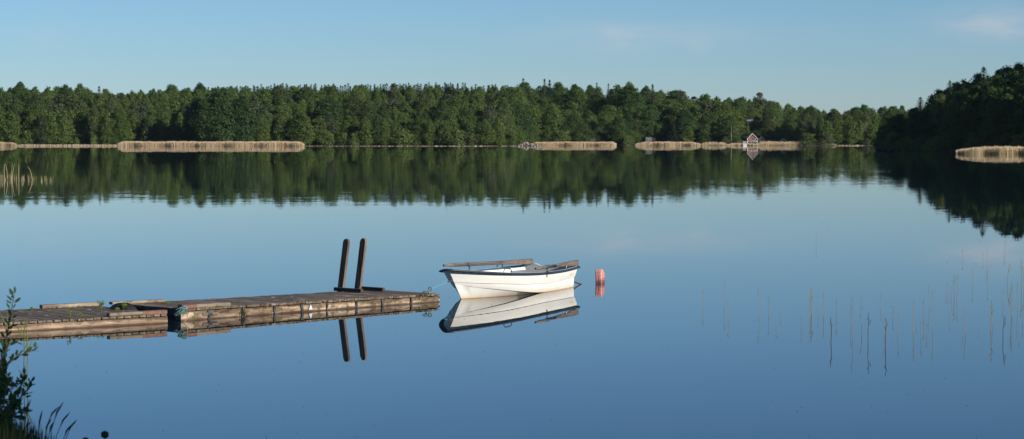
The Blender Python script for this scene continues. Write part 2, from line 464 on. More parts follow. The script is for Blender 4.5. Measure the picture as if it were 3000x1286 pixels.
def watermat():
    m, nt, bs = newmat('lake_water')
    g = nt.nodes.new('ShaderNodeNewGeometry')
    pos = g.outputs['Position']
    def mp(sc):
        n = nt.nodes.new('ShaderNodeMapping'); n.inputs['Scale'].default_value = sc
        nt.links.new(pos, n.inputs[0]); return n.outputs[0]
    n1 = noise(nt, mp((0.25, 1.0, 1)), 1.1, 2, 0.5)
    n2 = noise(nt, mp((0.45, 1.0, 1)), 7.0, 2, 0.5)
    # breeze grows away from the sheltered shore and comes in patches
    sp = nt.nodes.new('ShaderNodeSeparateXYZ'); nt.links.new(pos, sp.inputs[0])
    far = nt.nodes.new('ShaderNodeMapRange')
    far.inputs[1].default_value = 45; far.inputs[2].default_value = 190
    far.inputs[3].default_value = 1.0; far.inputs[4].default_value = WATER_FAR
    nt.links.new(sp.outputs[1], far.inputs[0])
    pt = noise(nt, mp((0.010, 0.035, 1)), 1.0, 3, 0.6)
    ptr = ramp(nt, [(0.35, 0.45), (0.65, 1.35)])
    nt.links.new(pt.outputs[0], ptr.inputs[0])
    amp = math_(nt, 'MULTIPLY', far.outputs[0], ptr.outputs[0])
    def centred(n, k):
        s = nt.nodes.new('ShaderNodeVectorMath'); s.operation = 'SUBTRACT'
        nt.links.new(n.outputs[1], s.inputs[0]); s.inputs[1].default_value = (0.5, 0.5, 0.5)
        t = nt.nodes.new('ShaderNodeVectorMath'); t.operation = 'MULTIPLY'
        nt.links.new(s.outputs[0], t.inputs[0]); t.inputs[1].default_value = (k, k, 0)
        return t.outputs[0]
    a = nt.nodes.new('ShaderNodeVectorMath'); a.operation = 'ADD'
    nt.links.new(centred(n1, 0.0011), a.inputs[0]); nt.links.new(centred(n2, 0.0020), a.inputs[1])
    sc = nt.nodes.new('ShaderNodeVectorMath'); sc.operation = 'SCALE'
    nt.links.new(a.outputs[0], sc.inputs[0]); nt.links.new(amp, sc.inputs['Scale'])
    up = nt.nodes.new('ShaderNodeVectorMath'); up.operation = 'ADD'
    nt.links.new(sc.outputs[0], up.inputs[0]); up.inputs[1].default_value = (0, 0, 1)
    nm = nt.nodes.new('ShaderNodeVectorMath'); nm.operation = 'NORMALIZE'
    nt.links.new(up.outputs[0], nm.inputs[0])
    nt.links.new(nm.outputs[0], bs.inputs['Normal'])
    bs.inputs['Base Color'].default_value = (0.006, 0.016, 0.024, 1)
    bs.inputs['Roughness'].default_value = 0.0
    bs.inputs['IOR'].default_value = 1.333
    bs.inputs['Specular IOR Level'].default_value = 0.5
    return m
WATER_FAR = 8.5
M_water = watermat()

# ------------------------------------------------------------------ light, sky, camera
SUN_AZ, SUN_EL = radians(39), radians(20.5)        # azimuth measured clockwise from +X towards -Y
sun_dir = Vector((cos(SUN_AZ) * cos(SUN_EL), -sin(SUN_AZ) * cos(SUN_EL), sin(SUN_EL)))
sl = bpy.data.lights.new('sun', 'SUN')
sl.energy = 5.0; sl.angle = radians(0.53); sl.color = (1.0, 0.92, 0.80)
so = bpy.data.objects.new('sun', sl); COL.objects.link(so)
so.rotation_euler = sun_dir.to_track_quat('Z', 'Y').to_euler()
so.location = (30, -20, 40)

W = bpy.data.worlds.new('World'); S.world = W; W.use_nodes = True
nt = W.node_tree
bg = nt.nodes['Background']
sky = nt.nodes.new('ShaderNodeTexSky'); sky.sky_type = 'NISHITA'
sky.sun_disc = False; sky.sun_elevation = SUN_EL
sky.sun_rotation = atan2(sun_dir.x, sun_dir.y)
sky.altitude = 0; sky.air_density = 0.9; sky.dust_density = 0.1; sky.ozone_density = 8.0
tc = nt.nodes.new('ShaderNodeTexCoord')
sp = nt.nodes.new('ShaderNodeSeparateXYZ'); nt.links.new(tc.outputs['Generated'], sp.inputs[0])
ux = math_(nt, 'DIVIDE', sp.outputs[0], math_(nt, 'MAXIMUM', sp.outputs[1], 0.05))
uz = math_(nt, 'DIVIDE', sp.outputs[2], math_(nt, 'MAXIMUM', sp.outputs[1], 0.05))
cv = nt.nodes.new('ShaderNodeCombineXYZ')
nt.links.new(math_(nt, 'MULTIPLY', ux, 26.0), cv.inputs[0]); nt.links.new(math_(nt, 'MULTIPLY', uz, 110.0), cv.inputs[1])
cn = noise(nt, cv.outputs[0], 1.0, 6, 0.62, 0.4)
tot = None
for cx, cz, rx, rz, k in ((0.055, 0.0465, 0.055, 0.0050, 0.9), (0.048, 0.0440, 0.013, 0.0060, 1.0), (0.083, 0.041, 0.006, 0.004, 0.6), (0.214, 0.0510, 0.022, 0.0070, 1.6), (-0.205, 0.046, 0.012, 0.005, 0.7)):
    a = math_(nt, 'DIVIDE', math_(nt, 'SUBTRACT', ux, cx), rx)
    b = math_(nt, 'DIVIDE', math_(nt, 'SUBTRACT', uz, cz), rz)
    e = math_(nt, 'POWER', 2.718, math_(nt, 'MULTIPLY', math_(nt, 'ADD', math_(nt, 'MULTIPLY', a, a), math_(nt, 'MULTIPLY', b, b)), -1.0))
    e = math_(nt, 'MULTIPLY', e, k)
    tot = e if tot is None else math_(nt, 'ADD', tot, e)
cm = math_(nt, 'MULTIPLY', tot, ramp(nt, [(0.30, 0.0), (0.72, 1.0)]).outputs[0])
rpn = [n for n in nt.nodes if n.bl_idname == 'ShaderNodeValToRGB'][-1]
nt.links.new(cn.outputs[0], rpn.inputs[0])
cm = math_(nt, 'MULTIPLY', cm, 0.35, True)
SKYMUL = (1.0, 0.965, 0.928)
tint = mix(nt, sky.outputs[0], SKYMUL, 1.0, 'MULTIPLY')
skyc = mix(nt, tint, (5.6, 5.5, 5.9), cm)
nt.links.new(skyc, bg.inputs[0])
bg.inputs[1].default_value = 0.088

cam = bpy.data.cameras.new('camera')
cam.sensor_width = 36; cam.lens = 36 * F / 3000
cam.clip_start = 0.5; cam.clip_end = 9000
cam.dof.use_dof = True; cam.dof.focus_distance = 37.5; cam.dof.aperture_fstop = 8.0
co = bpy.data.objects.new('camera', cam); COL.objects.link(co)
co.location = (0, 0, CAMH); co.rotation_euler = (pi / 2 - PITCH, 0, 0)
S.camera = co
S.view_settings.view_transform = 'Standard'; S.view_settings.look = 'None'
S.view_settings.exposure = 0.32; S.view_settings.gamma = 1
S.render.engine = 'CYCLES'
cy = S.cycles
cy.max_bounces = 6; cy.diffuse_bounces = 2; cy.glossy_bounces = 3; cy.transmission_bounces = 2; cy.transparent_max_bounces = 4
cy.caustics_reflective = False; cy.caustics_refractive = False
cy.use_denoising = True
cy.denoiser = 'OPENIMAGEDENOISE'
cy.denoising_prefilter = 'ACCURATE'

# ------------------------------------------------------------------ water and land
wb = MB()
wb.face([(-410, 2, 0), (410, 2, 0), (410, 1840, 0), (-410, 1840, 0)])
tag(wb.obj('water', M_water), 'calm blue lake mirroring the woods and sky', kind='structure')

bk = MB()
P = []
for i in range(25):
    x = -14 + 28 * i / 24
    row = []
    for j in range(17):
        y = -9 + 24.5 * j / 16
        z = 0.95 - 0.035 * max(0, y) if y < 12.5 else 0.51 - (y - 12.5) * 0.4
        row.append((x, y, z + 0.06 * sin(x * 1.7 + y) + 0.05 * R.random() - 0.03))
    P.append(row)
bk.grid(P, flip=True)
tag(bk.obj('ground', M_soil, smooth=True), 'grassy bank in the near corner', kind='structure')

def lerp_tab(tab, x):
    if x <= tab[0][0]: return tab[0][1]
    for (a, va), (b, vb) in zip(tab, tab[1:]):
        if x <= b: return va + (vb - va) * (x - a) / (b - a)
    return tab[-1][1]

SHORE = [(-400, 780), (340, 772), (385, 786), (592, 779), (612, 750), (900, 754), (1450, 758), (1515, 800), (1565, 846), (1800, 843), (1850, 834), (1866, 866), (1960, 866), (1985, 836), (2100, 838), (2175, 822), (2310, 826), (2360, 800), (2900, 800)]
SKYL = [(-400, 255), (0, 258), (45, 243), (75, 246), (100, 262), (170, 256), (205, 250), (262, 250), (275, 264), (310, 266), (380, 262), (440, 258), (520, 250), (600, 248), (640, 252), (700, 248), (800, 246), (900, 243), (1000, 246), (1100, 243), (1200, 241), (1300, 242), (1400, 244), (1500, 248), (1600, 246), (1700, 248), (1800, 244), (1850, 246), (1900, 252), (1960, 264), (2030, 274), (2140, 277), (2230, 279), (2270, 290), (2330, 298), (2440, 312), (2500, 312), (2560, 312), (2900, 310)]
NEARL = [(-400, 0), (560, 0), (700, 5), (900, 7), (1250, 6), (1420, 3), (1520, 0), (2900, 0)]
YFRONT = [(-400, 300), (0, 305), (350, 312), (560, 318), (640, 318), (900, 322), (1000, 335), (1200, 338), (1480, 335), (1530, 368), (1850, 375), (1900, 360), (2100, 352), (2170, 352), (2200, 384), (2330, 384), (2360, 342), (2500, 336), (2640, 352), (2900, 350)]
DEPTH = 112.0

def zmax(px):
    d = lerp_tab(SHORE, px) + DEPTH
    return max(1.5, CAMH + (YH - lerp_tab(SKYL, px)) / F * d - 14.5)

def ground_z(px, d):
    t = (d - lerp_tab(SHORE, px)) / DEPTH
    if t < 0: return max(-0.6, t * 6)
    if t < 1: return 0.3 + (zmax(px) - 0.3) * (t * t * (3 - 2 * t))
    return zmax(px) - (t - 1) * 5

lb = MB()
P = []
for i in range(86):
    px = -400 + i * 40
    row = []
    for dd in (-8, 0, 6, 20, 40, 60, 80, 100, 112, 150, 260, 600):
        d = lerp_tab(SHORE, px) + dd
        row.append(((px - 1500) / F * d, d, ground_z(px, d) if dd < 200 else zmax(px) - 5))
    P.append(row)
lb.grid(P, flip=True)
rb_ = MB(); P = []
for i in range(40):
    px = 300 + i * 38
    g = CAMH + (YH - lerp_tab(SKYL, px)) / F * 1360 - 17
    P.append([((px - 1500) / F * d, d, z) for d, z in ((1120, 0), (1250, g * .7), (1350, g), (1420, g), (1800, g - 12))])
rb_.grid(P, flip=True)
tag(rb_.obj('hill', M_floor, smooth=True), 'farther wooded ridge behind the far wood', kind='structure')
tag(lb.obj('hill', M_floor, smooth=True), 'low wooded hill beyond the lake', kind='structure')

# ------------------------------------------------------------------ tree prototypes
def leaf_card(mb, c, nrm, size, rr, mi=0):
    t = Vector((rr.uniform(-1, 1), rr.uniform(-1, 1), rr.uniform(-1, 1)))
    u = nrm.cross(t)
    if u.length < 1e-4: u = nrm.cross(Vector((0.3, 0.8, 0.5)))
    u.normalize(); w = nrm.cross(u)
    a, b = size * rr.uniform(0.7, 1.25), size * rr.uniform(0.5, 0.95)
    mb.face([c + u * a, c + w * b + u * a * 0.25, c - u * a * 0.9, c - w * b - u * a * rr.uniform(-0.3, 0.3)], mi)

def tube_trunk(mb, pts, r0, r1, n=7):
    m = len(pts)
    mb.tube(pts, [r0 + (r1 - r0) * i / (m - 1) for i in range(m)], n)

def broad_tree(H, Wd, base, nl, per, size, rr, egg=0.55, droop=0.0, matL=None, matB=None):
    """lobed crown of leaf clumps on a forked trunk"""
    tr, cr = MB(), MB()
    lean = rr.uniform(-0.5, 0.5)
    tube_trunk(tr, [(0, 0, -0.6), (0.1, 0, H * .25), (lean * .4, 0.1, H * .5), (lean, 0.1, H * .88)], H * .016 + .06, 0.03)
    lobes = []
    for k in range(nl):
        for _ in range(40):
            t = rr.random()
            h = base + (1 - base) * t
            env = sin(pi * min(1, max(0, t * 0.93 + 0.06)) ** egg) ** 0.75
            a = rr.uniform(0, 2 * pi)
            r = Wd / 2 * env * sqrt(rr.uniform(0.25, 1.0)) * 0.86
            lr = Wd * rr.uniform(0.075, 0.165) * (0.65 + 0.5 * env)
            c = Vector((r * cos(a) + lean * h, r * sin(a), min(h * H, H - lr * .7)))
            if all((c - q).length > 0.55 * min(lr, s) for q, s in lobes): break
        lobes.append((c, lr))
    for c, lr in lobes:
        sq = rr.uniform(0.75, 1.05)
        z0 = H * max(base - .05, .06)
        if lr > Wd * .12:
            tr.tube([(lean * c.z / H * .6, 0, max(0.2, c.z * .62)), tuple(c * .5 + Vector((0, 0, c.z * .38))), tuple(c)], [H * .006 + .02, H * .004 + .015, .015], 4, cap=False)
        n = int(per * (lr / (Wd * .15)) ** 2)
        for q in range(n):
            v = Vector((rr.gauss(0, 1), rr.gauss(0, 1), rr.gauss(0, 1))).normalized()
            if v.z < -0.35 and rr.random() < .6: v.z = -v.z * .5; v.normalize()
            rad = lr * (rr.uniform(0.6, 1.25) if rr.random() < .85 else rr.uniform(.2, .7))
            p = c + Vector((v.x * rad, v.y * rad, v.z * rad * sq))
            if droop: p.z -= droop * rr.random() ** 2 * lr
            cv_ = Vector((p.x - lean * p.z / H, p.y, (p.z - H * (base + .35 * (1 - base))) * .55))
            if cv_.length > 1e-3: cv_.normalize()
            nrm = (v * .60 + cv_ * .18 + Vector((rr.uniform(-1, 1), rr.uniform(-1, 1), rr.uniform(-.5, 1))) * .8).normalized()
            leaf_card(cr, p, nrm, size * rr.uniform(.65, 1.2), rr)
    # looser sprays between the lobes
    for q in range(int(nl * per * .28)):
        t = rr.random(); h = base + (1 - base) * t
        env = sin(pi * min(1, max(0, t * 0.93 + 0.06)) ** egg) ** 0.75
        a = rr.uniform(0, 2 * pi); r = Wd / 2 * env * rr.uniform(.6, .98)
        p = Vector((r * cos(a) + lean * h, r * sin(a), h * H - .3))
        nrm = (Vector((cos(a), sin(a), .5 + 1.2 * (t - .4))) + Vector((rr.uniform(-1, 1), rr.uniform(-1, 1), rr.uniform(-.4, 1))) * .5).normalized()
        leaf_card(cr, p, nrm, size * rr.uniform(.6, 1.1), rr)
    return tr.mesh('trunk', matB), cr.mesh('crown', matL)

def spruce_tree(H, Wd, rr, matL, matB, base=.05, size=.31):
    tr, cr = MB(), MB()
    tube_trunk(tr, [(0, 0, -.6), (0, 0, H * .5), (0, 0, H * .99)], H * .014 + .04, .01)
    z = H * base + .6
    while z < H * .985:
        t = z / H
        rmax = Wd / 2 * (1 - t) ** .82 * rr.uniform(.8, 1.12) + .20
        nb = max(6, int(8 + 6 * (1 - t)))
        a0 = rr.uniform(0, 6.28)
        for b in range(nb):
            a = a0 + 2 * pi * b / nb + rr.uniform(-.25, .25)
            r = rmax * rr.uniform(.62, 1.12)
            ns = max(3, int(r / .17))
            for k in range(ns):
                q = (k + rr.uniform(.3, 1)) / ns
                p = Vector((cos(a) * r * q, sin(a) * r * q, z - r * q * .30 - .12 * rr.random() + .1 * (q > .8)))
                nrm = Vector((cos(a) * .55 + rr.uniform(-.5, .5), sin(a) * .55 + rr.uniform(-.5, .5), .85 + rr.uniform(-.5, .3))).normalized()
                leaf_card(cr, p, nrm, size * rr.uniform(.6, 1.15) * (.55 + .5 * (1 - t)), rr)
        z += H * .024 * rr.uniform(.75, 1.3) * (.75 + .5 * (1 - t))
    for k in range(26):
        f = k / 26
        leaf_card(cr, Vector((rr.uniform(-.22, .22) * (1.1 - f), rr.uniform(-.22, .22) * (1.1 - f), H * (.94 + .06 * f))), Vector((rr.uniform(-1, 1), rr.uniform(-1, 1), .3)).normalized(), .22 * (1.15 - f), rr)
    return tr.mesh('trunk', matB), cr.mesh('crown', matL)

rt = random.Random(21)
PROTO = {'broad': [], 'birch': [], 'spruce': [], 'pine': [], 'bush': [], 'copper': []}
for i in range(4):
    PROTO['broad'].append((15, broad_tree(15, 10.0, .08, 78, 150, .25, rt, .66, matL=M_broad, matB=M_bark)))
for i in range(4):
    PROTO['birch'].append((15, broad_tree(15, 7.6, .05, 80, 130, .215, rt, .74, .9, matL=M_birch, matB=M_birchbark if i < 2 else M_bark)))
for i in range(3):
    PROTO['spruce'].append((16, spruce_tree(16, 5.4 + i * .5, rt, M_spruce, M_bark)))
for i in range(2):
    PROTO['pine'].append((15, broad_tree(15, 6.6, .42, 20, 130, .28, rt, .75, matL=M_pine, matB=M_bark)))
for i in range(3):
    PROTO['bush'].append((4.5, broad_tree(4.5, 5.6, .02, 24, 90, .21, rt, .85, matL=M_bushleaf, matB=M_bark)))
PROTO['copper'].append((6, broad_tree(6, 5.0, .05, 18, 90, .23, rt, .8, matL=M_copper, matB=M_bark)))

for i, (w_, b_, eg) in enumerate(((8.2, .03, .95), (11.5, .10, .55))):
    PROTO['broad'].append((15, broad_tree(15, w_, b_, 90, 150, .24, rt, eg, matL=M_broad, matB=M_bark)))
for i, (w_, b_, eg) in enumerate(((5.4, .03, .95), (8.4, .06, .60))):
    PROTO['birch'].append((15, broad_tree(15, w_, b_, 84, 110, .21, rt, eg, 1.0, matL=M_birch, matB=M_birchbark)))
NAMES = {'broad': 'broadleaf_tree', 'birch': 'birch_tree', 'spruce': 'spruce_tree', 'pine': 'pine_tree', 'bush': 'bush', 'copper': 'bush'}
CATS = {'broad': 'tree', 'birch': 'tree', 'spruce': 'tree', 'pine': 'tree', 'bush': 'bush', 'copper': 'bush'}

def plant(kind, loc, h, label, group, rr, wf=1.0, pick=None):
    H0, (tm, cmh) = PROTO[kind][rr.randrange(len(PROTO[kind])) if pick is None else pick]
    s = h / H0
    w = wf * max(s, 0.62 if kind not in ('bush', 'copper') else s) * rr.uniform(.9, 1.12)
    o = bpy.data.objects.new(NAMES[kind], None); COL.objects.link(o)
    o.location = loc; o.rotation_euler = (0, 0, rr.uniform(0, 6.28)); q_ = rr.uniform(.82, 1.2); o.scale = (w * q_, w / q_, s)
    tag(o, label, CATS[kind], group)
    for nm, me in (('trunk', tm), ('crown', cmh)):
        c = bpy.data.objects.new(nm, me); COL.objects.link(c); c.parent = o
    return o

# windows in the woods through which the roofs show: px0, px1, lowest allowed top y, farthest distance
KEEP = [(2186, 2234, 376, 872), (1662, 1695, 319, 908), (2178, 2310, 470, 818), (1884, 1922, 470, 862)]
KINDLAB = {'broad': 'rounded green broadleaf tree', 'birch': 'slender light green birch', 'spruce': 'dark pointed spruce', 'pine': 'dark bare-stemmed pine'}
ROWLAB = ['front row of far wood', 'second row of far wood', 'half way up far wood', 'high in far wood', 'on far skyline']
def zone(px):
    for lim, nm in ((345, 'left of the long reed bed'), (620, 'behind the dark cove'), (900, 'behind the long reed bed'), (1500, 'on the middle point without reeds'), (1860, 'behind the second reed bed'), (2130, 'behind the third reed bed'), (2330, 'around the red boathouse')):
        if px < lim: return nm
    return 'right of the red boathouse'

trees = []; wfs = []
rr = random.Random(5)
OFFS = [5, 17, 38, 66, 100]
for k, off in enumerate(OFFS):
    px = -70 + rr.uniform(0, 30)
    while px < 2660:
        p = px + rr.uniform(-14, 14)
        d = lerp_tab(SHORE, p) + off + rr.uniform(-4, 5)
        gz = ground_z(p, d)
        f = (k / 4.0) ** 0.85
        top = lerp_tab(YFRONT, p) * (1 - f) + (lerp_tab(SKYL, p) + 6 + lerp_tab(NEARL, p)) * f + rr.uniform(-24, 22) * (1 if k < 4 else .45) + (14 if k == 0 else 0)
        u = rr.random()
        if k == 4:
            if 560 < p < 1520: kind = 'spruce' if u < .14 else ('pine' if u < .24 else ('broad' if u < .7 else 'birch'))
            elif 1520 <= p < 2000: kind = 'spruce' if u < .12 else ('pine' if u < .2 else 'broad')
            else: kind = 'spruce' if u < .04 else ('pine' if u < .12 else ('broad' if u < .65 else 'birch'))
        elif k >= 2:
            if 960 < p < 1330: kind = 'pine' if u < .28 else ('spruce' if u < .5 else 'birch')
            else: kind = 'broad' if u < (.78 if 1520 < p < 2160 else .52) else ('birch' if u < .88 else ('spruce' if u < .92 else 'pine'))
        else:
            if 1530 < p < 2140: kind = 'broad' if u < .85 else 'birch'
            else: kind = 'birch' if u < .62 else ('broad' if u < .92 else 'pine')
        px += rr.uniform(40, 62) * (1.0 if k < 3 else .95)
        hw = (4.0 if kind in ('broad', 'birch') else 2.6) / d * F
        for (a, b, yl, dm) in KEEP:
            if d < dm and p + hw > a and p - hw < b: top = max(top, yl + 4)
        h = CAMH + (YH - top) / F * d - gz
        if h < 4.5: continue
        h = min(h, 19)
        x = (p - 1500) / F * d
        z = zone(p)
        wfs.append(rr.uniform(1.2, 1.65) if 1520 < p < 2160 and k < 4 else rr.uniform(.95, 1.4) if k < 3 else rr.uniform(.85, 1.2))
        trees.append((kind, (x, d, gz), h, '%s, %s, %s' % (KINDLAB[kind], ROWLAB[k], z), '%s trees %s %s' % (kind, ROWLAB[k], z)))
for a, wq in zip(trees, wfs):
    plant(*a, rr, wq)

# single trees that stand out
def special(kind, px, ytop, ybase, d, label, rr, wf=1.0, pick=None):
    gz = ground_z(px, d) if ybase is None else atd(px, ybase, d).z
    h = CAMH + (YH - ytop) / F * d - gz
    plant(kind, ((px - 1500) / F * d, d, gz), h, label, None, rr, wf, pick)
special('spruce', 1533, 229, None, 905, 'lone tall spruce, sharp tip above the gap right of the middle point', rr, 1.1)
special('spruce', 1595, 231, None, 915, 'left one of two tall dark spruces side by side on the skyline', rr, 1.1)
special('spruce', 1610, 234, None, 918, 'right one of two tall dark spruces side by side on the skyline', rr, 1.1)
special('pine', 62, 238, None, 880, 'tallest dark pine standing out of the left skyline', rr)
special('spruce', 292, 252, None, 880, 'small sharp spruce tip left of the skyline notch above the reeds', rr, 1.1)
special('pine', 2001, 266, None, 900, 'dark lopsided pine standing out right of the skyline step', rr, .8)
special('pine', 2226, 270, None, 918, 'thin pine poking above the skyline over the grey roof', rr, .9)
special('spruce', 1911, 247, None, 925, 'pointed spruce on the last high part of the far skyline', rr, 1.1)
special('spruce', 1748, 242, None, 925, 'lone pointed spruce between rounded crowns above the second reed bed', rr, 1.1)
special('copper', 1862, 356, 392, 853, 'dark reddish brown bush in the shade between the second and third reed beds', rr)
special('broad', 1812, 338, 424, 842, 'big dome shaped willow at the right end of the second reed bed', rr, 1.15, 0)
special('birch', 2190, 358, None, 836, 'thin birch standing in front of the left end of the grey roof', rr, .4, 4)
special('broad', 2214, 382, None, 838, 'low tree in front of the wall under the grey roof', rr, 1.2, 4)
special('broad', 2252, 348, None, 838, 'rounded dark tree covering the right end of the grey roof', rr, 1.1, 4)
special('bush', 1642, 383, 425, 838, 'round green bush behind the left half of the second reed bed', rr, 1.2)
special('spruce', 1972, 352, 424, 832, 'broad grey green spruce standing behind the third reed bed', rr, 1.5)

for i, (px, yt) in enumerate(((612, 286), (632, 268), (655, 262), (684, 274), (712, 282), (622, 272), (640, 262), (634, 258))):
    special('birch' if i % 2 else 'broad', px, yt, None, (749 + (i % 2) * 3 if i < 5 else 765 + (i - 5) * 11), ['tall broadleaf tree', 'tall birch'][i % 2] + ' at the corner of the wood right of the dark cove', rr, 1.15)
    COL.objects[-3]['group'] = 'corner trees right of the dark cove, ' + 'ab'[i % 2]
# waterside bushes
bl = 0
px = -50
while px < 2660:
    d = lerp_tab(SHORE, px) + rr.uniform(-1, 3)
    if 2176 < px < 2312 or 1878 < px < 1925 or (1570 < px < 1700 and rr.random() < .4):
        px += 20; continue
    h = rr.uniform(2.6, 5.2) * (1.1 if px < 1500 else .95)
    plant('bush', ((px - 1500) / F * d, d, 0.05), h, 'low green waterside bush %s' % zone(px), 'waterside bushes %s' % zone(px), rr, rr.uniform(.9, 1.3))
    px += rr.uniform(30, 58)

# the rest of the far wood, behind and between: one mass
def mass(name, spots, label, rr):
    mb = MB()
    srcs = [PROTO[k][i][1][1] for k, i in (('broad', 0), ('broad', 2), ('birch', 1), ('spruce', 0), ('spruce', 1))]
    dat = []
    for me in srcs:
        co_ = [Vector(v.co) for v in me.vertices]
        fc = [tuple(p.vertices) for p in me.polygons]
        dat.append((co_, fc))
    for (x, y, z, h, kind) in spots:
        i = {'b': rr.randrange(3), 's': 3 + rr.randrange(2)}[kind]
        co_, fc = dat[i]
        s = h / (15 if kind == 'b' else 16); w = max(s, .7) * (1 if kind == 'b' else 1.7)
        a = rr.uniform(0, 6.28); ca, sa = cos(a), sin(a)
        st = 3
        for f in fc[rr.randrange(st)::st]:
            c = sum((co_[q] for q in f), Vector()) / 4
            pts = []
            for q in f:
                p = c + (co_[q] - c) * 1.45
                pts.append((x + (p.x * ca - p.y * sa) * w, y + (p.x * sa + p.y * ca) * w, z + p.z * s))
            mb.face(pts)
    return tag(mb.obj(name, M_spruce if name == 'spruce_wood' else M_broad), label, kind='stuff')

spots = []
for off in (3, 11, 26, 48, 84, 116):
    px = -90
    f = (min(1, off / 100.0)) ** .85
    while px < 2680:
        p = px + rr.uniform(-12, 12)
        d = lerp_tab(SHORE, p) + off + rr.uniform(-4, 4)
        gz = ground_z(p, d)
        top = lerp_tab(YFRONT, p) * (1 - f) + (lerp_tab(SKYL, p) + 8 + lerp_tab(NEARL, p)) * f + rr.uniform(-3, 10) + (16 if off < 20 else 0)
        for (a, b, yl, dm) in KEEP:
            if d < dm and p + 32 > a and p - 32 < b: top = max(top, yl + 4)
        h = CAMH + (YH - top) / F * d - gz
        kind = 'b'
        if h > 4: spots.append(((p - 1500) / F * d, d, gz, min(h, 18), kind))
        px += rr.uniform(36, 52) if off < 100 else rr.uniform(20, 30)
mass('woodland', spots, 'the deeper part of the far wood', rr)
spots = []
for dd, st in ((1350, 11), (1385, 11)):
    px = 570
    while px < 1500:
        p = px + rr.uniform(-6, 6)
        top = lerp_tab(SKYL, p) + 3 + rr.uniform(-4, 7) + (4 if dd < 1360 else 0) + 10 * max(0, (640 - p) / 70)
        h = rr.uniform(13, 19)
        spots.append(((p - 1500) / F * dd, dd, CAMH + (YH - top) / F * dd - h, h, 's'))
        px += rr.uniform(.6, 1.4) * st
mass('spruce_wood', spots, 'far spruce ridge showing over the wood left of centre', rr)

# ------------------------------------------------------------------ the dark wooded point on the right
PSH = [Vector((82, 500, 0)), Vector((83.5, 480, 0)), Vector((86, 450, 0)), Vector((91, 410, 0)), Vector((99, 372, 0)), Vector((112, 335, 0))]
def psh(t):
    t *= len(PSH) - 1; i = min(int(t), len(PSH) - 2); return PSH[i].lerp(PSH[i + 1], t - i)
def pground(off, t):
    k = min(1, max(0, (t + .04) / .35))
    return (0.25 + 7.0 * (1 - exp(-max(0, off) / 20.0)) * k + .02 * off + .52 * max(0, min(off, 85) - 33) * k)  # slope out of view is raised extra high to shade the point
pm = MB(); P = []
for i in range(22):
    t = i / 21
    base = psh(t); row = []
    for off in (-4, 0, 3, 8, 16, 28, 45, 70, 110):
        q = base + Vector((cos(.15), sin(.15), 0)) * off
        row.append((q.x, q.y, -.6 if off < 0 else pground(off, t) * (1 if off > 0 else .5)))
    P.append(row)
P.insert(0, [(q[0] + 2 + 6 * .3, q[1] + 16, -0.8) for q in P[0]])
pm.grid(P, flip=False)
po = pm.obj('promontory', M_floor, smooth=True); fix_normals(po)
tag(po, 'steep dark wooded point on the right', kind='structure')
SKP = [(2560, 340), (2590, 312), (2640, 292), (2690, 272), (2730, 250), (2780, 232), (2850, 212), (2900, 202), (2940, 190), (3000, 178), (3300, 150)]
pt_spots = []; n_p = 0
for k, (off, up) in enumerate(((2.5, 80), (8, 48), (15, 26), (24, 12), (36, 0), (50, -6))):
    t = 0.0
    while t < .98:
        b = psh(t + rr.uniform(-.01, .01)) + Vector((cos(.15), sin(.15), 0)) * (off + rr.uniform(-2, 2))
        t += rr.uniform(.040, .062) * (1.25 if k > 3 else 1)
        p = 1500 + b.x / b.y * F
        gz = pground(off, t)
        top = lerp_tab(SKP, p) + up * (1 if p > 2660 else .5) + rr.uniform(-12, 12)
        h = CAMH + (YH - top) / F * b.y - gz
        if h < 3: continue
        u = rr.random()
        kind = 'broad' if u < .62 else ('birch' if u < .82 else ('spruce' if u < .93 else 'pine'))
        if p < 2650: kind = 'spruce' if u < .4 else 'broad'
        if p < 3045:
            lab = KINDLAB[kind] + ' on the dark right point, ' + ('by the water' if k < 2 else ('on its slope' if k < 4 else 'along its skyline'))
            plant(kind, (b.x, b.y, gz), min(h, 17), lab, 'point: ' + lab, rr); n_p += 1
        else:
            pt_spots.append((b.x, b.y, gz, min(h, 19), 'b'))
for k in range(34):
    t = k / 36; b = psh(t + rr.uniform(-.008, .008)) + Vector((cos(.15), sin(.15), 0)) * rr.uniform(-1.2, 1.5)
    if 1500 + b.x / b.y * F < 3060:
        plant('bush', (b.x, b.y, -.1), rr.uniform(2.2, 4.2), 'low dark bush at the water under the right hand point', 'bushes at the water under the right point', rr, 1.2)
# higher trees on the same slope outside the picture, which shade it
for i in range(150):
    t = rr.uniform(.12, 1.0); off = rr.uniform(40, 95)
    b = psh(t) + Vector((cos(.15), sin(.15), 0)) * off
    pt_spots.append((b.x, b.y, pground(off, t), rr.uniform(14, 18), 'b'))
for i in range(130):
    t = rr.uniform(0.02, .98); off = rr.uniform(4, 34)
    b = psh(t) + Vector((cos(.15), sin(.15), 0)) * off
    p = 1500 + b.x / b.y * F
    gz = pground(off, t)
    h = CAMH + (YH - lerp_tab(SKP, p) - 26 - 40 * (off < 12)) / F * b.y - gz
    if h > 3: pt_spots.append((b.x, b.y, gz, min(h, 15), 'b'))
mass('woodland', pt_spots, 'the deeper part of the wood on the right hand point', rr)
def p_special(kind, px, ytop, d, label, wf=1.0):
    x = (px - 1500) / F * d; gz = 4.5
    h = CAMH + (YH - ytop) / F * d - gz
    plant(kind, (x, d, gz), h, label, None, rr, wf)
p_special('spruce', 2880, 194, 462, 'dark spruce breaking the skyline of the right hand point', 1.7)
p_special('spruce', 2781, 235, 470, 'thin spruce tip half way up the skyline of the right hand point', 1.4)
p_special('spruce', 2695, 285, 482, 'ragged broad spruce at the low end of the right hand point', 1.8)

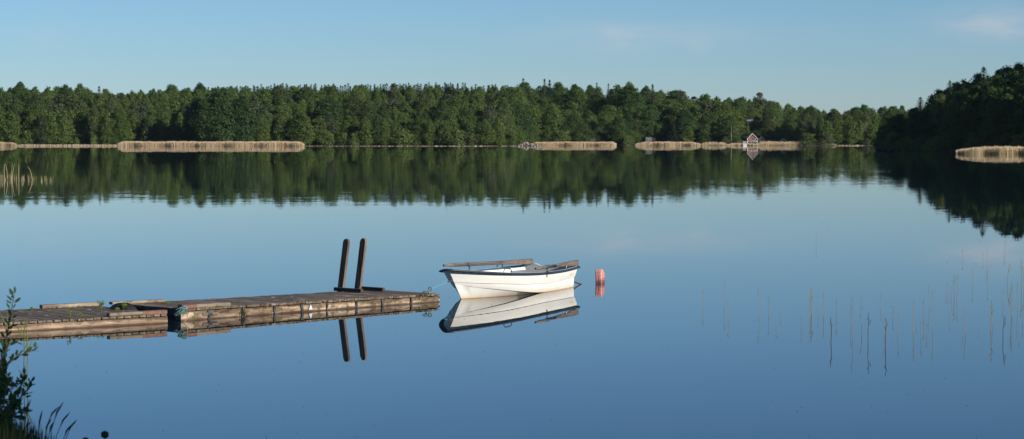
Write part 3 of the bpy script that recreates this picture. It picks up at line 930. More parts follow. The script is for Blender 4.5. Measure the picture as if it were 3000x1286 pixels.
# ------------------------------------------------------------------ rocks
def rock(loc, sx, sy, sz, label, m, rr, group=None):
    mb = MB(); P = []
    n, k = 9, 12
    ph = [rr.uniform(0, 6.28) for _ in range(6)]
    for i in range(n):
        th = pi * i / (n - 1); row = []
        for j in range(k + 1):
            a = 2 * pi * (j % k) / k
            v = Vector((sin(th) * cos(a), sin(th) * sin(a), cos(th)))
            r = 1 + .22 * sin(2.3 * v.x * 2 + ph[0]) * cos(2.9 * v.y + ph[1]) + .16 * sin(5 * v.z + ph[2] + 3 * v.x) + .1 * sin(7 * v.y + ph[3])
            row.append((v.x * sx * r, v.y * sy * r, v.z * sz * r))
        P.append(row)
    mb.grid(P)
    o = mb.obj('boulder', m); o.location = loc; fix_normals(o)
    tag(o, label, 'rock', group)
    return o
for i, (px, py, s, z) in enumerate(((1519, 431, .6, .1), (1527, 429, .8, .35), (1535, 427, .9, .9), (1541, 425, .9, 1.2), (1547, 428, .8, .5), (1556, 428, .9, .6), (1565, 431, .6, .15), (1573, 430, .75, .3), (1580, 431, .5, .1))):
    p = at(px, py)
    if p.y > 790: p = atd(px, py, 790)
    rock((p.x, p.y, z * .8), s * .9, s * .8, s * .5, ['flat grey boulder at the waterline', 'reddish grey boulder'][i % 2] + ' in the heap left of the second reed bed', M_rock, rr, 'boulders at the tip of the middle point ' + 'ab'[i % 2])
for px, s in ((872, .5), (1165, .45), (1278, .6), (1392, .5), (1411, .45), (1330, .4)):
    d = lerp_tab(SHORE, px) - 4
    rock(((px - 1500) / F * d, d, .05), s * 1.0, s * .7, s * .4, 'small pale stone at the water under the middle point', M_palerock, rr, 'stones under the middle point')
rock(((198 - 1500) / F * 782, 782, .2), 1.5, .8, .55, 'pale flat rock at the far waterline left of the long reed bed', M_palerock, rr)
for px, py, s in ((2572, 438, .8), (2590, 440, 1.0), (2612, 440, .7)):
    rock(((px - 1500) / F * 478, 478, .3), s * .9, s * .7, s * .4, 'dark rock at the tip of the right hand point', M_darkrock, rr, 'rocks at the tip of the right point')

# ------------------------------------------------------------------ reed beds
def reedbed(px0, px1, d, depth, h, n, label, rr, green=.0, taper=16, w=.066, hvar=.10, notch=None):
    mb = MB()
    for i in range(n):
        px = rr.uniform(px0, px1)
        dd = d + depth * rr.random() ** .8 + 1.2 * sin(px * .07)
        e = min(1, (px - px0) / taper, (px1 - px) / taper) ** .6
        g = rr.random() < green
        hh = h * (.42 + .58 * max(0, e)) * rr.gauss(1, hvar * .6) * (.55 if g else 1) * (1 + .035 * sin(px * .045 + d) + .03 * sin(px * .19))
        if rr.random() < .02 and not g: hh *= 1.12
        x = (px - 1500) / F * dd
        a = rr.uniform(0, pi); ww = w * rr.uniform(.6, 1.3)
        dx, dy = cos(a) * ww * .5, sin(a) * ww * .5
        lx, ly = rr.gauss(0, .10) * hh, rr.gauss(0, .06) * hh
        mi = 1 if g else 0
        mb.face([(x - dx, dd - dy, -.1), (x + dx, dd + dy, -.1), (x + dx * .8 + lx * .6, dd + dy * .8 + ly, hh * .7), (x - dx * .8 + lx * .6, dd - dy * .8 + ly, hh * .7)], mi)
        # nodding plume
        k = 1.5 if not g else .7
        mb.face([(x - dx * k + lx * .6, dd - dy * k + ly, hh * .68), (x + dx * k + lx * .6, dd + dy * k + ly, hh * .68), (x + dx * k * .7 + lx * 1.2, dd + dy + ly, hh * .9), (x + lx * 1.6 + .05, dd + ly, hh), (x - dx * k * .7 + lx * 1.1, dd - dy + ly, hh * .88)], mi)
    return tag(mb.obj('reed_bed', [M_reed, M_reedgreen]), label, kind='stuff')
reedbed(345, 892, 738, 8, 1.55, 17000, 'long dry beige reed bed off the left far shore', rr, .06, w=.062)
reedbed(-60, 50, 770, 8, 1.35, 2600, 'short dry reed bed at the far left edge', rr, .05)
reedbed(1560, 1806, 800, 8, 1.35, 8000, 'second dry reed bed right of the middle point', rr, .05, taper=14)
reedbed(1862, 2052, 800, 7, 1.35, 6500, 'third dry reed bed with a rounded left end', rr, .1, taper=26)
reedbed(2055, 2130, 806, 6, 1.1, 1100, 'small ragged reed patch left of the red boathouse', rr, .2, hvar=.3)
reedbed(2218, 2450, 800, 6, 1.3, 3800, 'ragged dry reed bed right of the red boathouse', rr, .15, hvar=.3)
reedbed(2800, 3070, 372, 7, 1.2, 7000, 'pale reed bed in front of the dark right hand point', rr, .36, w=.05, taper=75)
reedbed(50, 350, 764, 4, .5, 1800, 'thin strip of low reeds along the far left waterline', rr, .35, w=.11, hvar=.3)
reedbed(892, 1520, 749, 4, .20, 900, 'thin strip of low sedge along the middle point', rr, .7, w=.11, hvar=.4)
reedbed(2130, 2222, 797, 3, .8, 1100, 'low yellowed grass in front of the red boathouse', rr, .4, w=.11, hvar=.3)
reedbed(2440, 2530, 795, 4, .3, 400, 'thin strip of low sedge left of the dark right hand point', rr, .6, w=.11, hvar=.3)

# sparse reed clump on the left
mb = MB()
for i in range(95):
    u = rr.random() ** 1.35
    px = -18 + u * 172
    c = round(px / 17) * 17 + rr.gauss(0, 3.4) if rr.random() < .75 else px
    p = at(c, 528 + rr.uniform(-4, 6))
    h = rr.uniform(.14, .45) * (1.15 - .5 * u) * (1.3 if rr.random() < .15 else 1)
    r = .008 * rr.uniform(.8, 1.5)
    lx = rr.gauss(0, .10) * h
    g = 1 if rr.random() < .62 else 0
    mb.tube([p - Vector((0, 0, .1)), p + Vector((lx * .3, 0, h * .5)), p + Vector((lx, 0, h))], [r, r, r * .5], 4, mi=g)
for px, h, lx in ((12, 1.0, .02), (22, .98, -.12), (34, 1.05, .05), (36, 1.0, .16), (55, .95, .0), (94, .85, -.28)):
    p = at(px, 528)
    mb.tube([p, p + Vector((lx * .15, 0, h * .4)), p + Vector((lx * .5, 0, h * .75)), p + Vector((lx, 0, h))], [.014, .013, .011, .006], 4)
tag(mb.obj('reed_clump', [M_reed, M_reedgreen]), 'sparse broken reeds in the water at the left edge', kind='stuff')

# ------------------------------------------------------------------ houses by the far shore
def gable_house(root, w, dp, hw, hr, wall, roofm, trim, over=.3, parts=True):
    """gable towards -Y; w wide, dp deep"""
    mb = MB(); x = w / 2
    mb.add([(-x, 0, -.6), (x, 0, -.6), (x, 0, hw), (0, 0, hr - .08), (-x, 0, hw), (-x, dp, -.6), (x, dp, -.6), (x, dp, hw), (0, dp, hr - .08), (-x, dp, hw)],
           [(0, 1, 2, 3, 4), (6, 5, 9, 8, 7), (1, 6, 7, 2), (5, 0, 4, 9)])
    mb.obj('wall', wall, root)
    rb = MB(); sl = (hr - hw) / x; e = x + over
    for s in (-1, 1):
        a = [(0, hr), (s * e, hw - sl * over), (s * e, hw - sl * over + .14), (0, hr + .14)]
        vs = [(p, -over, q) for p, q in a] + [(p, dp + over, q) for p, q in a]
        rb.add(vs, [(0, 1, 2, 3), (7, 6, 5, 4), (0, 4, 5, 1), (3, 2, 6, 7), (1, 5, 6, 2)])
    fix_normals(rb.obj('roof', roofm, root))
    tb = MB()
    for s in (-1, 1):
        b = .21
        a = [(0, hr + .16), (s * (e + .02), hw - sl * over + .16), (s * (e + .02), hw - sl * over - b + .12), (0, hr - b + .12)]
        vs = [(p, -over - .07, q) for p, q in a] + [(p, -over - .004, q) for p, q in a]
        tb.add(vs, [(0, 1, 2, 3), (7, 6, 5, 4), (0, 4, 5, 1), (3, 2, 6, 7), (1, 5, 6, 2), (0, 3, 7, 4)])
    fix_normals(tb.obj('bargeboard', trim, root))
    return sl

D = 800
bx = (2204 - 1500) / F * D
r = thing('boathouse', 'small red boathouse with white gable boards and window frames', 'boathouse', (bx, D, .55))
gable_house(r, 3.4, 5.5, 1.95, 3.80, M_red, M_darkroof, M_white, .24)
mb = MB()
for s in (-1, 1): mb.box(s * 1.70 - .07, s * 1.70 + .07, -.05, -.004, -.4, 1.9)
mb.obj('corner_board', M_white, r)
mb = MB(); mb.box(-1.62, 1.62, -.06, -.005, 1.10, 1.18); mb.obj('white_ledge', M_white, r)
def win(root, x0, x1, z0, z1, name='window', t=.05, mull=1, tr=None):
    tr = tr or M_white
    f = MB()
    f.box(x0, x1, -.07, -.006, z0, z0 + t); f.box(x0, x1, -.07, -.006, z1 - t, z1)
    f.box(x0, x0 + t, -.07, -.006, z0 + t, z1 - t); f.box(x1 - t, x1, -.07, -.006, z0 + t, z1 - t)
    for k in range(mull):
        xm = x0 + (x1 - x0) * (k + 1) / (mull + 1); f.box(xm - t * .3, xm + t * .3, -.06, -.006, z0 + t, z1 - t)
    o = f.obj(name, tr, root)
    g = MB(); g.box(x0 + t, x1 - t, -.04, -.003, z0 + t, z1 - t); g.obj('pane', M_glass, o)
    return o
win(r, -.42, .30, 1.32, 2.55)
win(r, -1.58, -.40, -.05, 1.0, mull=2)
win(r, .40, 1.58, -.05, 1.0, mull=2)
mb = MB(); mb.box(-.36, .36, -.05, -.004, -.3, 1.02); mb.obj('door', M_darkroof, r)
for nx in (-1.0, .95):
    t = thing('lifebuoy', ('round pale lifebuoy hung left of' if nx < 0 else 'round pale lifebuoy hung right of') + ' the boathouse gable window', 'lifebuoy', (bx + nx, D - .12, .55 + 1.86))
    mb = MB(); mb.tube([(.19 * cos(a * pi / 8), 0, .19 * sin(a * pi / 8)) for a in range(16)], .075, 8, closed=True); mb.obj('ring', M_white, t, True)
    mb = MB()
    for a in (pi / 4, 3 * pi / 4, 5 * pi / 4, 7 * pi / 4):
        c = Vector((.19 * cos(a), 0, .19 * sin(a))); tt = Vector((-sin(a), 0, cos(a)))
        mb.tube([c - tt * .04, c + tt * .04], .082, 8)
    mb.obj('band', M_red, t)
# white landing stage with rails
lx = (2181 - 1500) / F * D
t = thing('landing_stage', 'white railed landing stage left of the red boathouse', 'landing stage', (lx, D - 1, 0))
mb = MB(); mb.box(-.75, .9, -.8, 1.6, .42, .54); mb.obj('platform', M_white, t)
for px_ in (-.68, -.35, .1, .8):
    mb = MB(); mb.box(px_ - .06, px_ + .06, -.78, -.66, -.4, 1.65 if px_ < .5 else 1.3); mb.obj('post', M_white, t)
mb = MB()
mb.box(-.74, .86, -.745, -.695, 1.42, 1.5); mb.box(-.74, .86, -.745, -.695, .98, 1.05); mb.obj('rail', M_white, t)
# small white boat moored at it
def small_boat(loc, L, Bm, H, m, label, rz=0.0):
    t = thing('moored_boat', label, 'boat', loc, rz)
    mb = MB(); P = []
    for i in range(13):
        u = i / 12; x = -L / 2 + L * u
        w = Bm / 2 * (1 - max(0, (u - .45) / .55) ** 2.2); zt = H * (.8 + .35 * u * u)
        P.append([(x, -w, zt), (x, -w * .8, .05), (x, 0, -.12), (x, w * .8, .05), (x, w, zt)])
    mb.grid(P); mb.face([P[0][k] for k in range(5)])
    mb.obj('hull', m, t)
    mb = MB()
    mb.box(-L * .1, L * .02, -Bm * .4, Bm * .4, H * .55, H * .62); mb.box(-L * .42, -L * .3, -Bm * .38, Bm * .38, H * .5, H * .58)
    mb.obj('seat', M_grey, t)
    return t
small_boat(((2181 - 1500) / F * 793, 793, 0), 1.9, 1.2, .42, M_white, 'small white boat moored below the landing stage', .5)
# red shed behind to the right
r = thing('shed', 'dark red shed with pale gable edge in the shade right of the boathouse', 'shed', ((2230 - 1500) / F * 812, 812, .8))
gable_house(r, 2.4, 4.0, 1.0, 2.45, M_darkred, M_darkred, M_bluegrey)  # blue-grey trim is white boards with shade put into the colour
win(r, -.35, .35, .5, 1.3, tr=M_bluegrey)
r = thing('shed', 'little dark shed with white arched gable boards among the reeds', 'shed', ((2294.5 - 1500) / F * 812, 812, 1.05))
gable_house(r, 1.7, 2.6, .75, 1.45, M_brownwall, M_darkroof, M_white, .3)
win(r, -.3, .3, .15, .75)
# slatted fence left of the stage
t = thing('fence', 'dark slatted fence left of the white landing stage', 'fence', ((2167 - 1500) / F * 812, 812, .5))
mb = MB()
for k in range(9): mb.box(-.9 + k * .2, -.82 + k * .2, -.03, .03, -.3, 1.15)
mb.obj('picket', M_brownwall, t)
mb = MB(); mb.box(-.95, .85, .035, .08, .2, .3); mb.box(-.95, .85, .035, .08, .85, .95); mb.obj('rail', M_brownwall, t)
# flagpole
fp = at(2142, 428)
t = thing('flagpole', 'thin patchy pale pole at the water left of the red boathouse', 'flagpole', ((2142 - 1500) / F * 802, 802, .2))
mb = MB(); mb.tube([(0, 0, -.3), (0, 0, 3), (0, 0, 6.4)], [.07, .06, .03], 8); mb.obj('pole', M_birchbark, t, True)
mb = MB(); mb.tube([(0, 0, 6.4), (0, 0, 6.47), (0, 0, 6.58), (0, 0, 6.64)], [.03, .06, .06, .02], 8); mb.obj('finial', M_birchbark, t, True)
# grey roofed house up the slope
Dg = 874
r = thing('house', 'house with a big pale grey roof among trees above the boathouse', 'house', ((2211 - 1500) / F * Dg, Dg, 3.2))
mb = MB(); mb.box(-2.6, 2.6, 0, 6, -2, 3.2); mb.obj('wall', M_brownwall, r)
zt = CAMH + (YH - 353.5) / F * (Dg + 3) - 3.2
rb = MB(); z0 = 3.0
rb.add([(-2.9, -.5, z0), (2.9, -.5, z0), (2.9, 3, zt), (-2.9, 3, zt), (-2.9, -.5, z0 + .18), (2.9, -.5, z0 + .18), (2.9, 3, zt + .18), (-2.9, 3, zt + .18), (-2.9, 6.5, z0), (2.9, 6.5, z0), (-2.9, 6.5, z0 + .18), (2.9, 6.5, z0 + .18)],
       [(4, 5, 6, 7), (0, 1, 5, 4), (7, 6, 11, 10), (0, 4, 7, 3), (1, 2, 6, 5), (3, 7, 10, 8), (2, 9, 11, 6), (0, 3, 2, 1), (3, 8, 9, 2)])
ro = rb.obj('roof', M_greyroof, r); fix_normals(ro)
mb = MB(); mb.box(1.3, 1.7, 3.2, 3.6, zt - .3, zt + .35); mb.obj('chimney', M_brownwall, ro)
mb = MB(); mb.box(-2.98, -2.91, -.45, 2.9, z0 - .1, z0 + .1); mb.obj('gutter', M_white, r)
win(r, -1.6, -.6, .6, 1.9); win(r, .5, 1.5, .6, 1.9)
# orange tiled roof higher up
Do = 910
zo = atd(1680, 318, Do).z
r = thing('house', 'house showing only its orange tiled roof high in the wood', 'house', ((1679 - 1500) / F * Do, Do, zo - 2.6))
mb = MB(); mb.box(-1.6, 1.6, 0, 4, -3, 2.55); mb.obj('wall', M_brownwall, r)
zt = atd(1680, 308, Do).z - (zo - 2.6)
rb = MB()
rb.add([(-1.8, -.3, 2.5), (1.8, -.3, 2.5), (1.8, 2, zt), (-1.8, 2, zt), (1.8, 4.3, 2.5), (-1.8, 4.3, 2.5)], [(0, 1, 2, 3), (3, 2, 4, 5), (1, 4, 2), (0, 3, 5)])
ro = rb.obj('roof', M_tile, r); fix_normals(ro)
mb = MB(); mb.box(-.9, -.5, 1.7, 2.1, zt - .3, zt + .35); mb.obj('chimney', M_tile, ro)
win(r, -.5, .5, .8, 1.9)
# blue grey hut in the shade and dark shed beside it
r = thing('hut', 'pale blue grey hut with a window band in the shade behind the third reed bed', 'hut', ((1900.5 - 1500) / F * 848, 848, .6))
mb = MB(); mb.box(-1.2, 1.2, 0, 2, -.5, 2.45); mb.obj('wall', M_bluegrey, r)
mb = MB(); mb.box(-1.35, 1.35, -.2, 2.2, 2.45, 2.6); mb.obj('roof', M_darkroof, r)
win(r, -1.1, -.1, 1.35, 2.25, mull=2); win(r, .1, 1.1, 1.35, 2.25, mull=2)
r = thing('shed', 'narrow dark shed right of the pale blue grey hut', 'shed', ((1916 - 1500) / F * 850, 850, .6))
gable_house(r, 1.0, 1.5, 1.7, 2.4, M_darkred, M_darkroof, M_darkred, .1)
win(r, -.25, .25, 1.0, 1.6, tr=M_bluegrey)
r = thing('boat_shelter', 'low dark boat shelter just showing above the second reed bed', 'boat shelter', ((1737 - 1500) / F * 812, 812, .5))
mb = MB(); mb.box(-.9, .9, 0, 1.6, -.4, 1.55); mb.obj('wall', M_darkroof, r)
mb = MB(); mb.box(-1.0, 1.0, -.15, 1.7, 1.55, 1.95); mb.obj('roof', M_darkroof, r)

# ------------------------------------------------------------------ floating jetty
J2o = at(531, 939); J2e = at(1285, 883)
j2 = (J2e - J2o); L2 = j2.length; ang2 = atan2(j2.y, j2.x)
J1e = at(491.6, 945); J1s = at(0, 972.8)
j1 = J1e - J1s; ang1 = atan2(j1.y, j1.x)
rj = random.Random(77)

def rough_beam(mb, x0, x1, y0, y1, z0, z1, nx, amp, rr, mi=0):
    prof = [(y0, z0), (y0, (z0 * 2 + z1) / 3), (y0, (z0 + 2 * z1) / 3), (y0 + .008, z1 - .006), (y0 + .02, z1), (y1, z1), (y1, z0)]
    P = []
    for i in range(nx + 1):
        x = x0 + (x1 - x0) * i / nx; row = []
        for j, (y, z) in enumerate(prof):
            row.append((x + rr.gauss(0, amp * .5) * (0 < i < nx) , y + (abs(rr.gauss(0, amp)) if j < 4 else 0), z + (rr.gauss(0, amp * .6) if j in (2, 3, 4) else 0)))
        row.append(row[0]); P.append(row)
    mb.grid(P, mi)
    mb.face(P[0][:-1], mi); mb.face(P[-1][:-1][::-1], mi)

def deck(root, x0, x1, y0, y1, z, rr, w=.108, gap=.012, th=.03):
    mb = MB(); x = x0
    while x < x1 - .03:
        ww = min(w * rr.uniform(.9, 1.1), x1 - x)
        a, b = rr.uniform(-.015, .010), rr.uniform(-.02, .02)
        dz = rr.uniform(-.002, .002); tl = rr.uniform(-.002, .002)
        M = Matrix.Translation((0, 0, dz)) @ Matrix.Rotation(tl, 4, 'X')
        mb.bbox(x, x + ww, y0 + a, y1 + b, z - th, z, .004, M=M)
        x += ww + gap * rr.uniform(.6, 1.5)
    return mb.obj('deck', M_deck, root)

# inner section (runs out of the picture on the left)
s1 = thing('floating_jetty', 'wide left section of the old wooden jetty, nearer the shore', 'jetty', (J1e.x, J1e.y, 0), ang1)
deck(s1, -13.0, -.03, -.015, 2.04, .132, rj)
mb = MB(); rough_beam(mb, -13.0, 0, 0, .14, -.12, .100, 130, .0025, rj); fix_normals(mb.obj('side_beam', M_beam, s1))
mb = MB(); rough_beam(mb, -13.0, 0, -2.02, -1.88, -.12, .100, 80, .002, rj)
o = mb.obj('side_beam', M_beam, s1); o.scale = (1, -1, 1); fix_normals(o)
for a in (-.10, -2.4, -4.7, -7.0, -9.3, -12.9):
    mb = MB(); mb.box(a, a + .096, .145, 1.875, -.12, .098); mb.obj('cross_beam', M_foot, s1)  # dark wood stands in for the shade between the sections
def on1(px, py, z):  # local x on section 1
    p = at(px, py, z) - Vector((J1e.x, J1e.y, 0)); return p.x * cos(ang1) + p.y * sin(ang1)
c0 = on1(310, 926, .13)
mb = MB(); mb.bbox(c0, -.02, -.012, .085, .136, .184, .006); mb.obj('curb', M_curb, s1)
mb = MB(); mb.box(-.40, -.018, -.017, -.0135, .136, .182); mb.box(-.40, -.018, -.017, .085, .1845, .188); mb.obj('iron_plate', M_rustplate, s1)
c1 = on1(122, 904, .13); c2 = on1(304, 897, .13)
mb = MB(); rough_beam(mb, c1, c2, 1.90, 2.0, .136, .190, 22, .003, rj); fix_normals(mb.obj('curb', M_curb, s1))

# outer section
s2 = thing('floating_jetty', 'narrow rotting outer section of the jetty, with straps down its side', 'jetty', (J2o.x, J2o.y, 0), ang2)
s2.rotation_euler = (0, 0.0075, ang2)
W2 = 1.42
deck(s2, .02, L2 - .04, -.02, W2, .176, rj, .115, .0025, .034)
mb = MB(); rough_beam(mb, 0, L2, 0, .15, -.12, .140, 64, .0065, rj); fix_normals(mb.obj('side_beam', M_beamrot, s2))
mb = MB(); rough_beam(mb, 0, L2, -W2 + .02, -W2 + .16, -.12, .140, 40, .004, rj)
o = mb.obj('side_beam', M_beamrot, s2); o.scale = (1, -1, 1); fix_normals(o)
for a in (.0, L2 * .35, L2 * .7):
    mb = MB(); mb.box(a + .004, a + .09, .155, W2 - .165, -.12, .139); mb.obj('cross_beam', M_foot, s2)  # coloured dark so the gap to the inner section looks shaded
mb = MB()
for k, (za, zb) in enumerate(((-.1, .03), (.04, .085), (.095, .135))):
    rough_beam(mb, .012, W2 - .03, -L2 - .03 - .008 * k, -L2 - .002, za, zb, 12, .006, rj)
o = mb.obj('end_beam', M_beamrot, s2); o.rotation_euler = (0, 0, pi / 2); o.scale = (1, 1, 1); fix_normals(o)
def on2(px, py, z=0.0):
    p = at(px, py, z) - Vector((J2o.x, J2o.y, 0)); return p.x * cos(ang2) + p.y * sin(ang2)
c0 = on2(695, 892, .19)
mb = MB(); rough_beam(mb, .0, c0, -.018, .082, .180, .228, 18, .003, rj); fix_normals(mb.obj('curb', M_curb, s2))
mb = MB(); mb.box(.0, .27, -.026, -.0185, .182, .228); mb.box(.0, .27, -.026, .082, .2315, .235); mb.obj('iron_plate', M_rustplate, s2)
mb = MB(); rough_beam(mb, -.22, .78, W2 - .10, W2 - .01, .178, .216, 18, .004, rj); fix_normals(mb.obj('curb', M_curb, s2))
for i, (px, py, w) in enumerate(((621, 934, .045), (728, 927, .05), (808, 919, .05), (885, 913, .055), (965, 908, .03), (1061, 902, .05), (1128, 896, .045), (1202, 889, .05))):
    x = on2(px, py); mb = MB()
    P = []
    for k in range(8):
        z = .135 - .16 * k / 7
        b = -.012 - .012 * sin(k * .5 + i) ** 2
        q = .006 * sin(k * .5 + i * 2)
        P.append([(x + q - w * .36, b, z), (x + q + w * .36, b, z), (x + q + w * .36, b + .01, z), (x + q - w * .36, b + .01, z), (x + q - w * .36, b, z)])
    mb.grid(P); mb.face(P[0][:4])
    o = mb.obj('hanging_strap', M_strap, s2); fix_normals(o)
x = on2(640, 920, .09); x2 = on2(677, 916, .09)
mb = MB(); mb.box(x, x2, -.014, -.003, .062, .098); o = mb.obj('iron_bracket', M_iron, s2)
mb = MB(); xm = x + (x2 - x) * .45; mb.box(xm - .02, xm + .035, -.03, -.0145, .05, .092); mb.obj('bolt_block', M_rubber, o)
x = on2(915, 900, .06)
mb = MB(); mb.add([(x - .03, -.02, .045), (x + .032, -.02, .05), (x + .03, -.02, .075), (x + .002, -.02, .125), (x - .02, -.02, .085), (x - .03, -.004, .045), (x + .032, -.004, .05), (x + .03, -.004, .075), (x + .002, -.004, .125), (x - .02, -.004, .085)], [(0, 1, 2, 3, 4), (0, 5, 6, 1), (1, 6, 7, 2), (2, 7, 8, 3), (3, 8, 9, 4), (4, 9, 5, 0)])
mb.obj('pale_chip', M_white, s2)
x = on2(763, 918, .06)
mb = MB()
for k in range(60): leaf_card(mb, Vector((x + rj.gauss(0, .022), -.014 - .012 * rj.random(), .06 + rj.gauss(0, .026))), Vector((rj.uniform(-1, 1), -1, rj.uniform(-1, 1))).normalized(), .012, rj)
tag(mb.obj('algae_tuft', M_grass, s2), None)

mb = MB()
for i in range(520):
    x = L2 * rj.random() ** .8
    if x < c0 and rj.random() < .8: continue
    leaf_card(mb, Vector((x, -.022 - .008 * rj.random(), .150 + .024 * rj.random() ** .7 - .012 * (rj.random() < .15))), Vector((rj.uniform(-1, 1), -1, rj.uniform(-.5, 1.2))).normalized(), .0085 * rj.uniform(.5, 1.5), rj)
tag(mb.obj('moss', M_moss, s2), kind='stuff')
mb = MB()
for i in range(150):
    x = rj.uniform(-1.9, -.05)
    leaf_card(mb, Vector((x, 1.885 - .02 * rj.random(), .135 + .02 * rj.random() ** 2)), Vector((rj.uniform(-1, 1), -1, rj.uniform(0, 1.2))).normalized(), .010 * rj.uniform(.5, 1.6), rj)
tag(mb.obj('moss', M_moss, s1), kind='stuff')
# ladder at the far side of the outer section
lo = at(1002, 850, .15)
p = lo - Vector((J2o.x, J2o.y, 0)); lxx = p.x * cos(ang2) + p.y * sin(ang2)
lad = thing('boarding_ladder', 'wooden bathing ladder with two round-topped rails leaning over the jetty', 'ladder')
lad.parent = None
lad.location = s2.location; lad.rotation_euler = s2.rotation_euler
LY = W2 + .01
def rail(x, ybase):
    mb = MB(); w, th, H = .125, .045, .85
    sh = -tan(radians(9.6))
    prof = [(-w / 2, -.75), (w / 2, -.75), (w / 2, H - w * .45)] + [(w / 2 * cos(a), H - w * .45 + w * .5 * sin(a)) for a in [pi * k / 10 for k in range(1, 10)]] + [(-w / 2, H - w * .45)]
    vs = [(x - th / 2, ybase + y + sh * z, .176 + z) for y, z in prof] + [(x + th / 2, ybase + y + sh * z, .176 + z) for y, z in prof]
    n = len(prof)
    mb.add(vs, [tuple(range(n)), tuple(range(2 * n - 1, n - 1, -1))] + [(k, n + k, n + (k + 1) % n, (k + 1) % n) for k in range(n)])
    o = mb.obj('rail', M_post, lad); fix_normals(o)
    bv = o.modifiers.new('edge', 'BEVEL'); bv.width = .004; bv.segments = 2; bv.limit_method = 'ANGLE'
XR1 = lxx - .035; XR2 = XR1 + .375
rail(XR1, LY + .03); rail(XR2, LY + .03)
for xa in (XR1 - .0245 - .055, XR2 + .0245):
    mb = MB(); mb.bbox(xa, xa + .055, LY - .53, LY + .115, .182, .240, .004); mb.obj('foot_plank', M_foot, lad)
for k in range(2):
    z = -.12 - .28 * k
    mb = MB(); mb.bbox(XR1 + .024, XR2 - .024, LY + .01 - tan(radians(9.6)) * z, LY + .11 - tan(radians(9.6)) * z, z, z + .035, .004); mb.obj('rung', M_foot, lad)

# tyre wedged between the sections
tp = at(412, 897, .10)
pa = Vector((J1e.x - .02, J1e.y, 0)); ny1 = Vector((-sin(ang2), cos(ang2), 0))
tyc = at(360, 905, .13); 
tyre = thing('tyre', 'black car tyre wedged upright in the gap between the jetty sections', 'tyre', (tyc.x, tyc.y, -.075), ang2 + radians(6))
mb = MB(); P = []; Rt, wt = .305, .095
prof = [(-wt * .75, Rt * .55), (-wt * 1.02, Rt * .70), (-wt * 1.05, Rt * .84), (-wt * .92, Rt * .95), (-wt * .78, Rt * .985)]
gro = [-.6, -.45, -.3, -.15, 0, .15, .3, .45, .6]
for k, gx in enumerate(gro): prof.append((wt * gx, Rt * (1.0 if k % 2 else .965)))
prof += [(-a, b) for a, b in prof[4::-1]]
for i in range(49):
    a = 2 * pi * i / 48
    P.append([(x, cos(a) * q, sin(a) * q) for x, q in prof])
mb.grid(P); fix_normals(mb.obj('tread', M_rubber, tyre))
mb = MB(); P = []
for i in range(33):
    a = 2 * pi * i / 32
    P.append([(x, cos(a) * Rt * q, sin(a) * Rt * q) for x, q in ((-wt * .74, .55), (-wt * .5, .53), (wt * .5, .53), (wt * .74, .55))])
mb.grid(P); mb.obj('bead', M_rubber, tyre, True)

# a frayed rope tied at the corner of the outer section
fr = at(545, 897, .22)
t = thing('frayed_rope', 'frayed grey green rope knotted over the jetty gap, one end hanging in the water', 'rope', (fr.x, fr.y - .06, .2))
mb = MB()
for k in range(26):
    a = Vector((rj.gauss(0, .02), rj.gauss(0, .015), rj.gauss(0, .02)))
    e = a + Vector((rj.uniform(-.15, -.02), rj.uniform(-.05, .0), rj.uniform(-.10, .0)))
    mb.tube([a, (a + e) / 2 + Vector((0, -.01, .02)), e], [.006, .005, .0025], 4)
mb.obj('frayed_end', M_ropeteal, t)
mb = MB(); mb.tube([(.03 * cos(q * .9) - .005 * q * .1, -.01 + .02 * sin(q * 1.7), .035 * sin(q * .9)) for q in range(18)], .010, 6); mb.obj('knot', M_ropeteal, t, True)
e = at(508, 943, .0) - t.location
mb = MB(); mb.tube([(.01, -.02, -.02), (.035, -.04, -.08), (.035, -.05, -.13), (.0, -.05, -.18), (-.08, -.04, -.215)], .0065, 6); mb.obj('loose_end', M_ropepale, t, True)

# mooring pin with ring at the outer corner
rb_ = at(1249, 884, 0); rt_ = atd(1259.5, 845.5, rb_.y + .05)
t = thing('mooring_ring', 'rusty mooring pin with a ring eye at the outer jetty corner', 'mooring ring', (rb_.x, rb_.y - .03, 0))
v = rt_ - t.location
mb = MB(); mb.tube([(0, 0, -.1), tuple(v * .45 + Vector((-.012, 0, 0))), tuple(v - Vector((0.008, 0, .03)))], .009, 6); mb.obj('pin', M_rust, t, True)
mb = MB(); mb.tube([tuple(v + Vector((.024 * cos(a * pi / 8), .004, .030 * sin(a * pi / 8)))) for a in range(16)], .0075, 6, closed=True); mb.obj('ring', M_rust, t, True)
ring_top = Vector(rt_)
t = tag(MB().obj('x', M_weed), 'x', 'x'); bpy.data.objects.remove(t)

# weeds on the jetty
def weed(loc, h, n, label, kind=0, mleaf=None):
    mleaf = mleaf or M_weed
    t = thing('weed', label, 'weed', loc)
    mb = MB(); lb_ = MB()
    for s in range(n):
        a = rj.uniform(0, 6.28); ln = h * rj.uniform(.7, 1.1); k = rj.uniform(.15, .5)
        tip = Vector((cos(a) * ln * k, sin(a) * ln * k, ln))
        mid = tip * .5 + Vector((0, 0, ln * .1))
        mb.tube([(0, 0, -.01), tuple(mid), tuple(tip)], [.003, .0025, .0015], 4)
        for q in range(7 if kind == 0 else 4):
            f = .3 + .7 * (q + rj.random()) / (7 if kind == 0 else 4)
            c = (mid * 2 * f if f < .5 else mid + (tip - mid) * (f - .5) * 2)
            leaf_card(lb_, c + Vector((rj.gauss(0, .012), rj.gauss(0, .012), 0)), Vector((rj.uniform(-1, 1), rj.uniform(-1.2, .4), rj.uniform(.2, 1))).normalized(), (.017 if kind == 0 else .015) * rj.uniform(.7, 1.2), rj)
    mb.obj('stem', M_stalkleaf, t); lb_.obj('foliage', mleaf, t)
